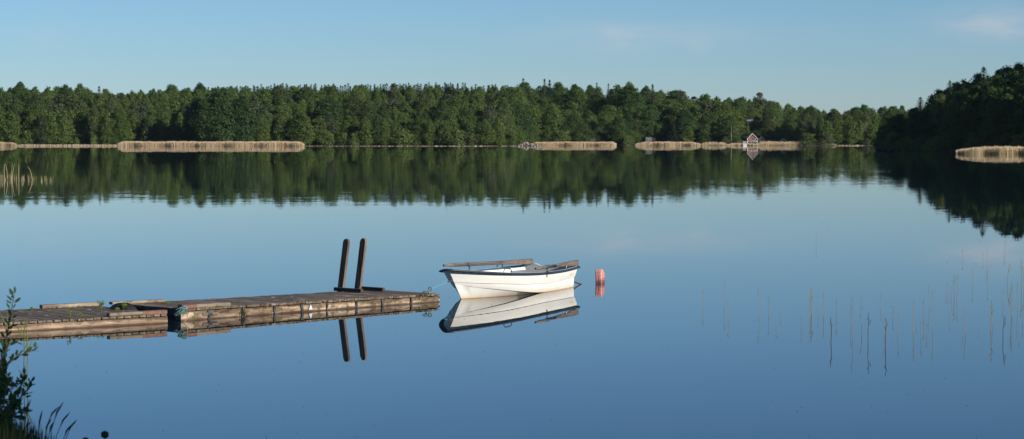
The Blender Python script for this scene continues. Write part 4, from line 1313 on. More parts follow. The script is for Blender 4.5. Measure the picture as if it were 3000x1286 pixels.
weed(at(296, 907, .132), .14, 6, 'bright green leafy weed at the right end of the far left curb')
weed(at(363, 907, .132), .10, 5, 'bright green weed in front of the tyre')
weed(at(341, 909, .132), .05, 4, 'small green weed on the planks just left of the tyre', 1)
weed(at(207, 928, .132), .12, 4, 'thin upright weed in the middle of the left deck', 1)
weed(at(92, 908, .132), .05, 5, 'low green weed at the far edge of the left deck', 1)
weed(at(237, 926, .132), .07, 3, 'dry wispy weed beside the upright one on the left deck', 1)
weed(at(1248, 866, .12), .09, 7, 'brownish weed around the mooring pin', 1, M_reedgreen)
weed(at(488, 888, .17), .035, 8, 'low moss at the end of the far curb on the outer section', 1)

# ------------------------------------------------------------------ rowing boat
A = at(1352, 874.2); B = at(1675, 839.2)
ax = Vector((-.439, -.899, 0)); HB = .42
for _ in range(6):
    far = Vector((ax.y, -ax.x, 0)) * -1  # left of forward
    far = Vector((-ax.y, ax.x, 0)) * -1
    C = B + far * HB
    ax = (A - C); LW = ax.length; ax.normalize()
boat_rz = atan2(ax.y, ax.x)
boat = thing('rowing_boat', 'white rowing boat with navy rim, moored off the jetty end', 'boat', (C.x, C.y, 0), boat_rz)
ZS = .506; RK = .92
def stemx(z): return LW + RK * z
def fwd(u, p, u0=.42):
    if u <= u0: return 1.0
    q = (u - u0) / (1 - u0); return max(0.0, 1 - q ** p)
def aft(u, s, u0=.42):
    if u >= u0: return 1.0
    q = (u0 - u) / u0; return 1 - (1 - s) * q ** 1.7
def sheer_z(u): return .352 - .06 * u + .09 * u ** 2 + .124 * u ** 4
def knuck_z(u): return .185 - .02 * sin(pi * min(1, u * 1.3)) + .115 * u ** 3.5
def chine_z(u): return .235 * ((u - .40) / .60) ** 1.5 if u > .40 else -.045 * ((.40 - u) / .40) ** .8
def keel_z(u): return -.13 - .22 * u ** 1.5
NS = 40
US = [1 - (1 - i / NS) ** 1.35 for i in range(NS + 1)]
def rows(u):
    zg, zk, zc, zl = sheer_z(u), knuck_z(u), chine_z(u), keel_z(u)
    wg = .705 * fwd(u, 3.1) * aft(u, .74)
    wk = .640 * fwd(u, 3.1) * aft(u, .735)
    wc = .560 * fwd(u, 3.0) * aft(u, .77)
    st = .014 * min(1, (1 - u) * 9)
    def X(z): return -0.03 * max(0, z) * (1 - u) + u * stemx(z) if True else 0
    out = [(X(zl), 0.0, zl), (X(zl), .02 * min(1, (1 - u) * 8), zl)]
    for f in (.33, .66): out.append((X(zl + (zc - zl) * f), wc * (f + .10 * sin(pi * f)), zl + (zc - zl) * f))
    cl = min(1, max(0, (.985 - u) * 7))
    out.append((X(zc), max(wc - .010 * cl, 0), zc - .004))
    out.append((X(zc), wc + .012 * cl, zc - .002 + .003 * cl))
    for f in (.4, .8):
        z = zc + (zk - zc) * f; out.append((X(z), wc + (wk - st - wc) * f + .016 * sin(pi * f) * min(1, (1 - u) * 5), z))
    out.append((X(zk), max(wk - st, 0), zk - .002))
    out.append((X(zk), wk, zk - .008))
    for f in (.33, .66):
        z = zk + (zg - zk) * f; out.append((X(z), wk + (wg - wk) * f + .010 * sin(pi * f) * min(1, (1 - u) * 5), z))
    out.append((X(zg), wg, zg))
    return out
mb = MB()
for s in (1, -1):
    P = [[(x, s * y, z) for x, y, z in rows(u)] for u in US]
    mb.grid(P)
ho = mb.obj('hull', M_hull, boat, False)
import bmesh
bm = bmesh.new(); bm.from_mesh(ho.data)
bmesh.ops.remove_doubles(bm, verts=bm.verts[:], dist=.0008)
bmesh.ops.dissolve_degenerate(bm, edges=bm.edges[:], dist=.0004)
bmesh.ops.recalc_face_normals(bm, faces=bm.faces[:])
for f in bm.faces: f.smooth = True
for e in bm.edges:
    if len(e.link_faces) == 2 and e.calc_face_angle(0) > radians(24): e.smooth = False
bm.to_mesh(ho.data); bm.free()
# transom: raised in the middle
def tz(y):
    f = min(1, max(0, (abs(y) - .13) / .19)); return sheer_z(0) + .002 + .055 * f * f * (3 - 2 * f) * min(1, max(.2, (.53 - abs(y)) / .05))
mb = MB()
r0 = rows(0)
side = [(x, y, z) for x, y, z in r0]
top = [(-.012, y, tz(y)) for y in [.52 - 1.04 * k / 24 for k in range(25)]]
wg0 = r0[-1][1]
top = [(-.012, wg0 * (1 - 2 * k / 24), tz(wg0 * (1 - 2 * k / 24))) for k in range(25)]
loop = [(p[0] - .002, p[1], p[2]) for p in side] + [(p[0], p[1], p[2]) for p in top] + [(p[0] - .002, -p[1], p[2]) for p in side[::-1]]
outl = [Vector(p) for p in loop]
inn = [p + Vector((.035, 0, 0)) for p in outl]
cc, ci = Vector((0, 0, .1)), Vector((.035, 0, .1))
n = len(outl)
mb.add([cc] + outl, [(0, 1 + (k + 1) % n, 1 + k) for k in range(n)])
mb.add([ci] + inn, [(0, 1 + k, 1 + (k + 1) % n) for k in range(n)], 1)
mb.add(outl + inn, [(k, (k + 1) % n, n + (k + 1) % n, n + k) for k in range(n)])
mb.obj('transom', [M_hull, M_grey], boat)  # grey inner face has its shade put into the colour
def hullw(rw, z):
    q = [rw[1], rw[2], rw[3], rw[4], rw[6], rw[7], rw[8], rw[10], rw[11], rw[12]]
    for (xa, ya, za), (xb, yb, zb) in zip(q, q[1:]):
        if za <= z <= zb: return ya + (yb - ya) * (z - za) / max(1e-6, zb - za)
    return q[-1][1] if z > q[-1][2] else 0.0
# inner liner
mb = MB()
for s in (1, -1):
    P = []
    for u in US[:-6]:
        rw = rows(u); xg, wg, zg = rw[-1]
        wk = rw[9][1]; ins = .035
        zf = .075 + .10 * max(0, u - .6)
        def hw(z): return max(hullw(rw, z) - ins, 0)
        P.append([(max(xg, .03), s * hw(zg), zg), (max(rw[9][0], .03), s * hw(rw[9][2]), rw[9][2]), (max(u * stemx(zf) - .01, .03), s * hw(zf + .02), zf + .02), (max(u * stemx(zf) - .02, .03), 0, zf)])
    mb.grid(P)
fix_normals(mb.obj('liner', M_liner, boat))
# seats
def wat(x, z):
    u = min(1, max(0, x / stemx(z))); rw = rows(u)
    return max(hullw(rw, z) - .04, .02)
def bench(x0, x1, z, m, thick=.25, name='seat'):
    mb = MB(); n = 6
    xs = [x0 + (x1 - x0) * k / n for k in range(n + 1)]
    topl = [(x, wat(x, z), z) for x in xs] + [(x, -wat(x, z), z) for x in xs[::-1]]
    bot = [(p[0], (1 if p[1] > 0 else -1) * wat(p[0], z - thick), z - thick) for p in topl]
    k = len(topl)
    mb.face(topl[::-1])
    mb.add(topl + bot, [(i, (i + 1) % k, k + (i + 1) % k, k + i) for i in range(k)])
    o = mb.obj(name, m, boat); fix_normals(o); return o
bench(.03, .50, .285, M_grey, .20)
bench(1.55, 1.80, .215, M_grey, .05)
bench(2.75, 3.05, .27, M_grey, .05)
# rim: thick navy rubbing strake all round
path = []
for u in US: 
    rw = rows(u); path.append((rw[-1][0], rw[-1][1], rw[-1][2]))
pts = [Vector(p) for p in path]
full = pts + [Vector((p.x, -p.y, p.z)) for p in pts[:-1][::-1]]
mb = MB(); P = []
sec = [(-.024, .000), (-.022, .010), (.010, .014), (.048, .011), (.060, .001), (.057, -.010), (.046, -.014), (.004, -.008)]
m = len(full)
for i, p in enumerate(full):
    t = full[min(i + 1, m - 1)] - full[max(i - 1, 0)]; t.z = 0; t.normalize()
    nrm = Vector((t.y, -t.x, 0))
    if nrm.dot(Vector((p.x - 1.4, p.y, 0))) < 0: nrm = -nrm
    k = 1.0 + .45 * max(0, (p.x - 2.6) / 1.2)
    P.append([p + nrm * a * k + Vector((0, 0, b)) for a, b in sec] + [p + nrm * sec[0][0] * k + Vector((0, 0, sec[0][1]))])
mb.grid(P); mb.face(P[0][:-1]); mb.face(P[-1][:-1])
fix_normals(mb.obj('rim', M_navy, boat, True))
# rim across the stern corners
mb = MB()
for s in (1, -1):
    q = [(-.015, s * (wg0 + .03), sheer_z(0) + .002), (-.045, s * (wg0 - .04), sheer_z(0) + .004), (-.045, s * (wg0 - .16), tz(wg0 - .16) + .002)]
    mb.tube(q, [.024, .024, .018], 8)
fix_normals(mb.obj('rim_end', M_navy, boat, True))
# highlight along the rim top, made as a pale strip
mb = MB()
for s in (1, -1):
    q = [Vector((p.x, s * max(p.y - .012, 0), p.z + .0155)) for p in pts[:-1]]
    mb.tube(q, [(.0035, .014)] * len(q), 6, cap=True)
mb.obj('rim_highlight', M_grey, boat, True)
# blue rail inside the rim
mb = MB()
for s in (1, -1):
    P = [[(p.x, s * max(p.y - .026, 0), p.z + .009), (p.x, s * max(p.y - .041, 0), p.z + .006), (p.x, s * max(p.y - .043, 0), p.z - .006 - .030 * (1 - p.x / 3.8) ** 3), (p.x, s * max(p.y - .036, 0), p.z - .008 - .030 * (1 - p.x / 3.8) ** 3)] for p in pts[1:-3]]
    mb.grid(P)
fix_normals(mb.obj('inner_rail', M_bluepaint, boat))
bM = Matrix.Translation(boat.location) @ Matrix.Rotation(boat_rz, 4, 'Z')
def to_px(w):
    v = w - Vector((0, 0, CAMH)); fd = v.y * cos(PITCH) - v.z * sin(PITCH); up = v.y * sin(PITCH) + v.z * cos(PITCH)
    return 1500 + v.x / fd * F, 643 - up / fd * F
def rim_at(px, s):
    best = min((i for i in range(len(pts) - 6)), key=lambda i: abs(to_px(bM @ Vector((pts[i].x, s * pts[i].y, pts[i].z)))[0] - px) + (0 if s > 0 or pts[i].x < 2.6 else 500))
    p = pts[best]; return Vector((p.x, s * p.y, p.z))
def lock(px, s):
    c = rim_at(px, s); mb = MB()
    mb.tube([c + Vector((0, 0, -.07)), c + Vector((0, 0, .055))], .0075, 6)
    mb.tube([c + Vector((-.045, 0, .135)), c + Vector((-.042, 0, .10)), c + Vector((-.025, 0, .07)), c + Vector((0, 0, .058)), c + Vector((.025, 0, .07)), c + Vector((.042, 0, .10)), c + Vector((.045, 0, .14))], .0075, 6)
    mb.obj('oarlock', M_metal, boat, True)
    mb = MB(); mb.bbox(c.x - .03, c.x + .03, c.y - .02, c.y + .02, c.z + .014, c.z + .022, .003); mb.obj('lock_plate', M_metal, boat)
    return c
lock_n = lock(1603, 1); lock_f = lock(1377, -1)
def handle(px, s, m, w=.085, h=.055):
    c = rim_at(px, s) + Vector((0, -.01 * s, .022)); mb = MB()
    t = Vector((1, 0, 0)); i = pts.index(min(pts, key=lambda q: abs(q.x - c.x)))
    t = (pts[i + 1] - pts[i - 1]); t = Vector((t.x, s * t.y, t.z)).normalized()
    mb.tube([c - t * w, c - t * w * .82 + Vector((0, 0, h * .8)), c - t * w * .6 + Vector((0, 0, h)), c + t * w * .6 + Vector((0, 0, h)), c + t * w * .82 + Vector((0, 0, h * .8)), c + t * w], .008, 6)
    mb.obj('grab_handle', m, boat, True)
handle(1486, 1, M_metal, .10, .055); handle(1466, -1, M_metal, .09, .05); handle(1665, 1, M_bright, .09, .06)
# stem eye
mb = MB(); ez = .34; ex = stemx(ez)
mb.tube([Vector((ex + .012 + .02 * cos(a * pi / 6), 0, ez + .022 * sin(a * pi / 6))) for a in range(12)], .006, 6, closed=True); mb.obj('stem_eye', M_rust, boat, True)
# keel skeg
mb = MB(); mb.box(.05, LW * .45, -.018, .018, -.24, -.15); mb.obj('keel', M_hull, boat)

# oars (lie across the boat: things of their own)
def oar(pA, pL, pB, label, blade=.62, bw=.048, loom=.034):
    """pA handle end, pB blade tip"""
    d = pB - pA; Lg = d.length
    t = thing('oar', label, 'oar', pA)
    t.rotation_euler = d.to_track_quat('X', 'Z').to_euler()
    xs = [0, .01, .1, .13, .16, .4, Lg * .45, Lg - blade]
    rs = [.017, .020, .021, .022, .026, loom * .9, loom, loom]
    mb = MB(); mb.tube([(x, 0, 0) for x in xs], rs, 10)
    mb.obj('shaft', M_oar, t, True)
    mb = MB()
    bx = [Lg - blade - .04, Lg - blade * .8, Lg - blade * .55, Lg - blade * .3, Lg - .03, Lg]
    bz = [loom, loom + (bw - loom) * .3, loom + (bw - loom) * .6, bw * .97, bw, bw * .97]; by = [.024, .018, .013, .010, .008, .006]
    mb.tube([(x, 0, 0) for x in bx], [(z, y) for z, y in zip(bz, by)], 12)
    mb.obj('blade', M_oar, t, True)
    mb = MB(); mb.tube([(-.002, 0, 0), (.004, 0, 0)], .0155, 10); mb.obj('handle_end', M_rubber, t)
    return t
Ln = bM @ (lock_n + Vector((0, 0, .10))); Lf = bM @ (lock_f + Vector((0, 0, .10)))
def line_end(L, px, py, dlo, dhi, other=None):
    pass
oar(atd(1299.5, 776, 38.04), Lf, atd(1561, 764, 39.95), 'longer looking oar on the far side, handle over the bow', .90, .048, .034)
oar(atd(1568.5, 785.3, 37.49), Ln, atd(1694.5, 767.5, 39.62), 'oar on the near side, blade resting over the stern corner', 1.3, .050, .026)

# chains and lines
def chain(name, a, b, sag, label, m, link=.034, r=.0042):
    mb = MB(); a, b = Vector(a), Vector(b)
    n = max(3, int((b - a).length / (link * .72)))
    for k in range(n):
        f0, f1 = k / n, (k + 1) / n
        def pt(f): return a.lerp(b, f) - Vector((0, 0, sag * 4 * f * (1 - f)))
        c = pt((f0 + f1) / 2); t = (pt(f1) - pt(f0)).normalized()
        u = t.cross(Vector((0, 0, 1))).normalized(); w = t.cross(u)
        side_ = u if k % 2 else w
        mb.tube([c + t * (link * .55 * cos(q * pi / 5)) + side_ * (link * .30 * sin(q * pi / 5)) for q in range(10)], r, 5, closed=True)
    return tag(mb.obj(name, m), label, 'chain')
eye = bM @ Vector((ex + .03, 0, ez - .01))
k1 = atd(1310.5, 823.5, eye.y - .10)
chain('mooring_chain', eye, k1, .012, 'short rusty chain hanging from the stem of the white boat', M_rust)
rp_ = MB(); rp_.tube([ring_top.lerp(k1, f) - Vector((0, 0, .004 * 4 * f * (1 - f))) for f in [i / 12 for i in range(13)]], .0038, 6)
tag(rp_.obj('mooring_rope', M_ropecyan, None, True), 'thin cyan rope stretched from the mooring ring to the boat', 'rope')
rp_ = MB(); q0 = ring_top + Vector((0, -.02, -.01))
rp_.tube([q0, q0 + Vector((-.012, -.02, -.05)), q0 + Vector((.002, -.03, -.11)), q0 + Vector((.012, -.03, -.17)), q0 + Vector((.010, -.03, -.24))], .006, 6)
tag(rp_.obj('rope_tail', M_ropeteal, None, True), 'teal rope end hanging from the mooring ring into the water', 'rope')
sa = bM @ Vector((-.03, .28, .17)); wa = at(1711.5, 829.8)
chain('mooring_chain', sa, wa - Vector((0, 0, .02)), .02, 'rusty chain slanting from the stern of the boat into the water', M_rust, .04, .005)

# ------------------------------------------------------------------ plastic can used as a buoy
cb_ = at(1758.5, 826.5)
can = thing('canister_buoy', 'faded pink red plastic canister floating upright as a buoy', 'buoy', (cb_.x, cb_.y, 0), radians(-38))
can.rotation_euler = (radians(-2), radians(3), radians(79))
mb = MB()
w, dpt, z0, z1 = .185, .060, -.14, .243
def can_loop(z, kx, ky, sx=0.0):
    c = .012; X, Y = w * kx, dpt * ky
    return [(sx - X + c, -Y, z), (sx + X - c, -Y, z), (sx + X, -Y + c, z), (sx + X, Y - c, z), (sx + X - c, Y, z), (sx - X + c, Y, z), (sx - X, Y - c, z), (sx - X, -Y + c, z)]
lv = [(z0, .9, .9, 0), (z0 + .015, 1, 1, 0), (.160, 1, 1, 0), (.172, .97, 1, -.002), (z1 - .008, .46, .97, -.070), (z1, .43, .88, -.073)]
LP = [can_loop(*q) for q in lv]
P = [lp + [lp[0]] for lp in LP]
mb.grid(P); mb.face(LP[0][::-1]); mb.face(LP[-1])
bo = mb.obj('body', M_can, can); fix_normals(bo)
bv = bo.modifiers.new('edge', 'BEVEL'); bv.width = .006; bv.segments = 2; bv.limit_method = 'ANGLE'
mb = MB()
for yy in (-.002,):
    mb.tube([(-w - .002, yy, z0 + .02), (-w - .003, yy, .2), (-w * .8, yy, z1 + .001)], .0035, 6)
mb.obj('mould_seam', M_can, can, True)
mb = MB()
for yy, ph in ((-.028, 0), (.022, 1.0)):
    mb.tube([(-w, yy + .007 * sin(k * .85 + ph), z0 + .03 + .0135 * k) for k in range(24)], .003, 6)
mb.obj('wavy_rib', M_can, can, True)
mb = MB()
for zz in (.03, .075): mb.tube([(-w * .9 + w * .257 * k, -dpt - .002, zz + .004 * sin(k)) for k in range(8)], .0028, 5)
mb.obj('tie_cord', M_rubber, can)

# ------------------------------------------------------------------ single reed stalks in the shallows
Z2 = lambda x, y: (2400 + x / 2.628, 700 + y / 2.628)
Z3 = lambda x, y: (1950 + x / 3.066, 640 + y / 3.066)
ST = []
for a in ((33, 418, 30, 592), (136, 463, 134, 603), (240, 513, 248, 668), (257, 440, 260, 730), (328, 450, 328, 494), (318, 555, 326, 724), (478, 398, 468, 515), (497, 578, 500, 735), (573, 516, 568, 608), (615, 558, 604, 735), (752, 672, 752, 697), (806, 465, 804, 622), (783, 625, 780, 762), (838, 348, 852, 525), (877, 388, 868, 668), (828, 640, 825, 735), (988, 330, 988, 412), (976, 410, 976, 452), (1008, 408, 1000, 560), (1024, 350, 1020, 452), (1062, 265, 1058, 452), (1106, 72, 1106, 156), (1262, 95, 1260, 162), (1292, 72, 1290, 200), (1294, 235, 1298, 358), (1178, 222, 1181, 357), (1433, 8, 1428, 100), (1425, 115, 1424, 162), (1524, 328, 1532, 548), (1487, 345, 1482, 592), (1415, 378, 1415, 495), (1335, 505, 1333, 645), (1112, 522, 1132, 732), (1226, 685, 1226, 720), (1105, 683, 1105, 748), (1537, 790, 1537, 806), (1565, 525, 1565, 640), (1465, 420, 1465, 455), (1572, 250, 1574, 402)):
    ST.append((*Z2(a[0], a[1]), *Z2(a[2], a[3]), 0))
for a in ((1040, 275, 1042, 452), (735, 457, 720, 702), (1478, 338, 1484, 600), (1468, 188, 1445, 355), (1558, 155, 1558, 375), (1330, 470, 1320, 705)):
    ST.append((*Z2(a[0], a[1]), *Z2(a[2], a[3]), 1))
for a in ((91, 605, 87, 792), (385, 560, 378, 800), (515, 610, 510, 830), (1426, 590, 1416, 778)):
    ST.append((*Z2(a[0], a[1]), *Z2(a[2], a[3]), 2))
for a in ((337, 625, 336, 792), (528, 545, 526, 777), (562, 735, 567, 902), (835, 610, 838, 868), (922, 688, 922, 872), (1034, 830, 1034, 898), (1006, 948, 1004, 1012), (1220, 870, 1218, 988), (1352, 122, 1352, 236), (1299, 690, 1297, 880), (1366, 810, 1365, 897), (1419, 668, 1415, 862)):
    ST.append((*Z3(a[0], a[1]), *Z3(a[2], a[3]), 0))
ST.append((*Z3(1308, 625), *Z3(1312, 866), 3))
rs_ = random.Random(3)
for i, (tx, ty, bx_, by_, kind) in enumerate(ST):
    b = at(bx_, by_); t_ = atd(tx, ty, b.y)
    v = t_ - b
    r0 = {0: .0027, 1: .0042, 2: .0044, 3: .0085}[kind] * rs_.uniform(.85, 1.15)
    ms = {0: M_stalk, 1: M_stalk, 2: M_stalkdark, 3: M_stalk}[kind]
    ml = M_stalkdark if kind == 2 else M_stalkleaf
    mb = MB()
    side = Vector((rs_.uniform(-1, 1), rs_.uniform(-1, 1), 0)) * .01
    mb.tube([(0, 0, -.12), tuple(v * .35 + side), tuple(v * .7 + side * .6), tuple(v * .93)], [r0, r0, r0 * .85, r0 * .5], 5)
    nl = {0: 2, 1: 3, 2: 3, 3: 3}[kind]
    for k in range(nl):
        f = 1 - .14 * k - .05 * rs_.random()
        a = v * (f - .12); L_ = v.z * rs_.uniform(.14, .24)
        sd = rs_.choice((-1, 1)); sp_ = rs_.uniform(.05, .30) * (1.6 if k else .5)
        tip = a + Vector((sd * L_ * sp_, rs_.uniform(-.3, .3) * L_ * .3, L_))
        w_ = r0 * rs_.uniform(.9, 1.5)
        m_ = (a + tip) / 2 + Vector((sd * .004, 0, .004))
        mb.face([a + Vector((-w_ * .5, 0, 0)), a + Vector((w_ * .5, 0, 0)), m_ + Vector((w_ * .8, 0, 0)), tip, m_ + Vector((-w_ * .8, 0, 0))], 1)
    o = mb.obj('reed_stalk', [ms, ml]); o.location = b
    if kind == 0:
        lab = ['thin pale reed stalk standing alone in still water', 'thin tan reed stalk among the scattered reeds', 'thin greenish reed stalk rising straight from the water'][i % 3]
        reg = 'right of the buoy' if bx_ < 2420 else ('in the middle of the scattered reeds' if bx_ < 2770 else 'near the right edge')
        tag(o, lab + ' ' + reg, 'reed', 'thin reeds ' + reg + ' ' + 'abc'[i % 3])
    else:
        lab = {1: 'sturdier green tipped reed stalk', 2: 'dark forked reed stalk', 3: 'thick orange tan reed stalk, the stoutest of the scattered reeds'}[kind]
        if kind != 3:
            near = sorted(ST, key=lambda q: q[2]); lab += {1: {1040: ', tallest of the middle tuft', 735: ' standing alone, leaning right', 1478: ' in the close pair near the edge', 1468: ' leaning right with a bent leaf', 1558: ' at the very edge of the scattered reeds', 1330: ' beside a shorter thin one'}, 2: {91: ', leftmost of the dark reeds', 385: ' with a wide open fork', 515: ' just right of the wide fork', 1426: ', rightmost of the dark reeds'}}[kind][min({1: (1040, 735, 1478, 1468, 1558, 1330), 2: (91, 385, 515, 1426)}[kind], key=lambda q: abs(2400 + q / 2.628 - tx))]
        tag(o, lab, 'reed', 'scattered reeds')
        if kind == 2 or kind == 3:
            pass

# near reeds on the left, rising in front of the jetty
for tx, ty, bx_, by_, lf, lab in ((72, 928, 66, 1112, 1, 'thin green reed crossing in front of the left jetty, with a side leaf'), (79, 925, 78, 1118, 0, 'straight yellow green reed in front of the left jetty'), (24, 905, 12, 1040, 0, 'thin reed half hidden by the shrub at the left edge')):
    b = at(bx_, by_); t_ = atd(tx, ty, b.y); v = t_ - b
    mb = MB(); r0 = .0058
    mb.tube([(0, 0, -.1), tuple(v * .4 + Vector((.01, 0, 0))), tuple(v * .75), tuple(v)], [r0, r0, r0 * .9, .002], 5)
    for k, (f, sx, l) in enumerate(((.45, 1, .16), (.62, -1, .22), (.8, 1, .12))):
        if k > lf + 1: continue
        a = v * f; tip = a + Vector((sx * l * .45, 0, l)); m_ = (a + tip) / 2
        mb.face([a + Vector((-.004, 0, 0)), a + Vector((.004, 0, 0)), m_ + Vector((.007, 0, 0)), tip, m_ + Vector((-.007, 0, 0))], 1)
    o = mb.obj('reed_stalk', [M_stalkleaf, M_stalkleaf]); o.location = b
    tag(o, lab, 'reed', 'reeds before the left jetty')

# floating specks
mb = MB()
for i in range(150):
    px, py = rs_.uniform(20, 2980), 500 + 780 * rs_.random() ** .8
    p = at(px, py, .003)
    s = p.y * rs_.uniform(.00012, .0004)
    a = rs_.uniform(0, 3)
    mb.add([p + Vector((s * cos(a + q * pi / 3) * rs_.uniform(.6, 1.3), s * sin(a + q * pi / 3), .004 * (q % 2))) for q in range(6)], [(0, 1, 2, 3, 4, 5)])
tag(mb.obj('floating_specks', M_debris), 'tiny dark specks floating on the lake', kind='stuff')
for px, py, s in ((132, 1184, .016), (2885, 905, .03), (2857, 913, .03)):
    pass

# thin summer haze over the lake
hm = bpy.data.materials.new('thin_haze'); hm.use_nodes = True
hn = hm.node_tree; hn.nodes.remove(hn.nodes['Principled BSDF'])
pv = hn.nodes.new('ShaderNodeVolumePrincipled')
pv.inputs['Color'].default_value = (0.72, 0.86, 1.0, 1); pv.inputs['Density'].default_value = 0.000024; pv.inputs['Anisotropy'].default_value = 0.2
hn.links.new(pv.outputs[0], hn.nodes['Material Output'].inputs['Volume'])
mb = MB(); mb.box(-420, 420, -40, 1850, -3.5, 80)
tag(mb.obj('haze', hm), 'thin bluish haze over the lake', kind='stuff')

# ------------------------------------------------------------------ shrub and grass on the near bank
DB = 11.5
rg = random.Random(9)
def shoot_leaf(mb, p, d, L, W_, rr):
    d = d.normalized(); s = d.cross(Vector((rr.uniform(-1, 1), rr.uniform(-1, 1), 1))).normalized(); n_ = d.cross(s)
    m1, m2 = p + d * L * .35, p + d * L * .72
    mb.add([p, m1 + s * W_ * .5 + n_ * W_ * .12, m2 + s * W_ * .42 + n_ * W_ * .1, p + d * L, m2 - s * W_ * .42 + n_ * W_ * .1, m1 - s * W_ * .5 + n_ * W_ * .12, m1, m2],
           [(0, 6, 1), (1, 6, 7, 2), (2, 7, 3), (0, 5, 6), (5, 4, 7, 6), (4, 3, 7)])
shrub = thing('shrub', 'dark leafy willow shrub leaning in at the lower left edge', 'shrub', (atd(-20, 1286, DB).x, DB, .5))
sb, lb2 = MB(), MB()
O = shrub.location
stems = [([(-30, 1400), (-5, 1200), (12, 1030), (30, 930), (42, 862)], DB, .9), ([(-20, 1400), (0, 1180), (12, 1075), (50, 1042), (106, 1022)], DB + .3, 1.0), ([(-40, 1400), (-15, 1150), (5, 1050), (28, 1005), (50, 996)], DB - .2, 1.0),
         ([(-10, 1420), (12, 1260), (40, 1160), (66, 1120), (72, 1092)], DB + .2, 1.0), ([(0, 1420), (20, 1280), (45, 1180), (80, 1140), (90, 1120)], DB, 1.1), ([(-30, 1400), (-10, 1250), (10, 1180), (22, 1110), (4, 1080)], DB - .3, 1.2),
         ([(0, 1420), (15, 1300), (35, 1220), (60, 1200), (78, 1205)], DB - .2, 1.2), ([(-30, 1420), (-20, 1300), (-5, 1200), (0, 1130), (-8, 1080)], DB, 1.2)]
for pth, d0, dens in stems:
    q = [atd(x, y, d0 + .06 * k) - O for k, (x, y) in enumerate(pth)]
    sb.tube(q, [.008, .007, .0055, .004, .002], 5)
    for k in range(len(q) - 1):
        seg = q[k + 1] - q[k]
        n_ = int(seg.length / .0095 * dens) if k > 0 else 2
        for i in range(n_):
            f = (i + rg.random()) / n_
            p = q[k] + seg * f
            L_ = rg.uniform(.026, .045) * (1.15 if k < 3 else 1.1)
            d = (seg.normalized() * .7 + Vector((rg.uniform(-1, 1), rg.uniform(-.8, .8), rg.uniform(-.4, .9)))).normalized()
            off = d * rg.uniform(0, .016)
            shoot_leaf(lb2, p + off, d, L_, L_ * rg.uniform(.4, .55), rg)
for i in range(230):
    x, y = rg.uniform(-30, 42) + rg.random() ** 3 * 40, rg.uniform(1110, 1290)
    p = atd(x, y, DB + rg.uniform(-.3, .3)) - O
    d = Vector((rg.uniform(-1, 1), rg.uniform(-1, 1), rg.uniform(-.5, 1)))
    L_ = rg.uniform(.03, .055); shoot_leaf(lb2, p, d, L_, L_ * .5, rg)
sb.obj('stem', M_bark, shrub); lb2.obj('foliage', M_shoot, shrub)
# bank grass
mb = MB()
def blade(x, y, z0, tip, w, mi=0):
    base = Vector((x, y, z0)); tip = Vector(tip)
    m1 = base.lerp(tip, .4) + Vector((-(tip.x - x) * .22, 0, (tip.z - z0) * .12)); m2 = base.lerp(tip, .75) + Vector((-(tip.x - x) * .14, 0, (tip.z - z0) * .08))
    W_ = Vector((w, 0, 0))
    mb.add([base - W_, base + W_, m1 + W_ * .9, m1 - W_ * .9, m2 + W_ * .6, m2 - W_ * .6, tip], [(0, 1, 2, 3), (3, 2, 4, 5), (5, 4, 6)], mi)
for i in range(3600):
    px = -60 + 300 * rg.random() ** 1.2
    d = rg.uniform(9.5, 12.3)
    topy = 1180 + .42 * max(0, px) + 115 * rg.random() ** .6 + (15 if px > 130 else 0)
    if topy > 1330: continue
    tip = atd(px + rg.uniform(-14, 26), topy, d)
    b = atd(px, 1400, d)
    blade(b.x, d, .45, tip, rg.uniform(.0022, .0052))
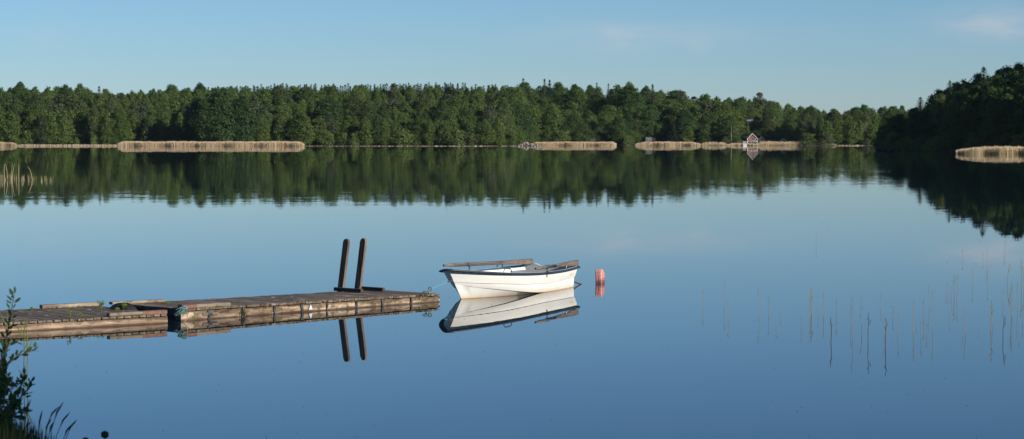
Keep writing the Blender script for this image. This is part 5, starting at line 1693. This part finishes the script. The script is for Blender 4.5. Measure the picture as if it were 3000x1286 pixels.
heads = [((90, 1168), (72, 1250)), ((186, 1176), (150, 1260)), ((205, 1206), (165, 1275)), ((172, 1190), (135, 1250)), ((226, 1228), (190, 1290)), ((213, 1240), (180, 1300)), ((160, 1232), (140, 1290)), ((124, 1200), (112, 1290)), ((84, 1225), (80, 1290)), ((150, 1226), (132, 1280)), ((100, 1245), (95, 1300))]
for (tx, ty), (bx_, by_) in heads:
    d = rg.uniform(9.8, 11)
    t_ = atd(tx, ty, d); b_ = atd(bx_, by_, d); g0 = atd(bx_ - 25, 1420, d)
    mid = b_.lerp(t_, .55) + Vector((-.004, 0, .012))
    mb.tube([(g0.x, d, .45), b_, mid, t_], [.0022, .002, .0016, .001], 4)
    sp0 = b_.lerp(t_, .25)
    mb.tube([b_.lerp(mid, .6), mid, mid.lerp(t_, .5), t_], [.0018, .0046, .0044, .001], 5)
tag(mb.obj('grass', M_grass), 'dark seeding grass on the near bank', kind='stuff')
# round leaved plant poking up at the bottom
t = thing('bank_plant', 'dark round leaf on a stalk poking up at the bottom edge', 'plant', (atd(300, 1400, 10.5).x, 10.5, .5))
O = t.location
for (cx, cy, r_) in ((307, 1272, 12), (250, 1290, 11)):
    mb = MB(); c = atd(cx, cy, 10.5) - O; rr_ = r_ / F * 10.5
    mb.add([c + Vector((rr_ * cos(a * pi / 6) * (1 + .08 * sin(3 * a)), .004 * sin(a), rr_ * sin(a * pi / 6))) for a in range(12)], [tuple(range(12))])
    sb = MB(); sb.tube([(0, 0, -.05), tuple(c * .6), tuple(c)], .002, 4); sb.obj('stem', M_grass, t)
    mb.obj('leaf', M_shoot, t)
for px, py in ((781, 1268), (2862, 1266)):
    mb = MB(); d = 11.0; tp_ = atd(px, py, d); b = atd(px - 8, 1420, d)
    blade(b.x, d, .45, tp_, .006); blade(b.x + .01, d, .45, (tp_.x - .02, d, tp_.z - .02), .005)
    tag(mb.obj('grass_blade', M_grass), 'single grass tip at the bottom edge ' + ('left of the boat' if px < 1500 else 'below the scattered reeds'), 'grass')

# a low tree on the near bank outside the picture, which shades the foot of the shrub
plant('broad', (13.2, -1.4, .8), 8.1, 'shore tree behind the camera, outside the picture', None, rr, 1.0, 1)
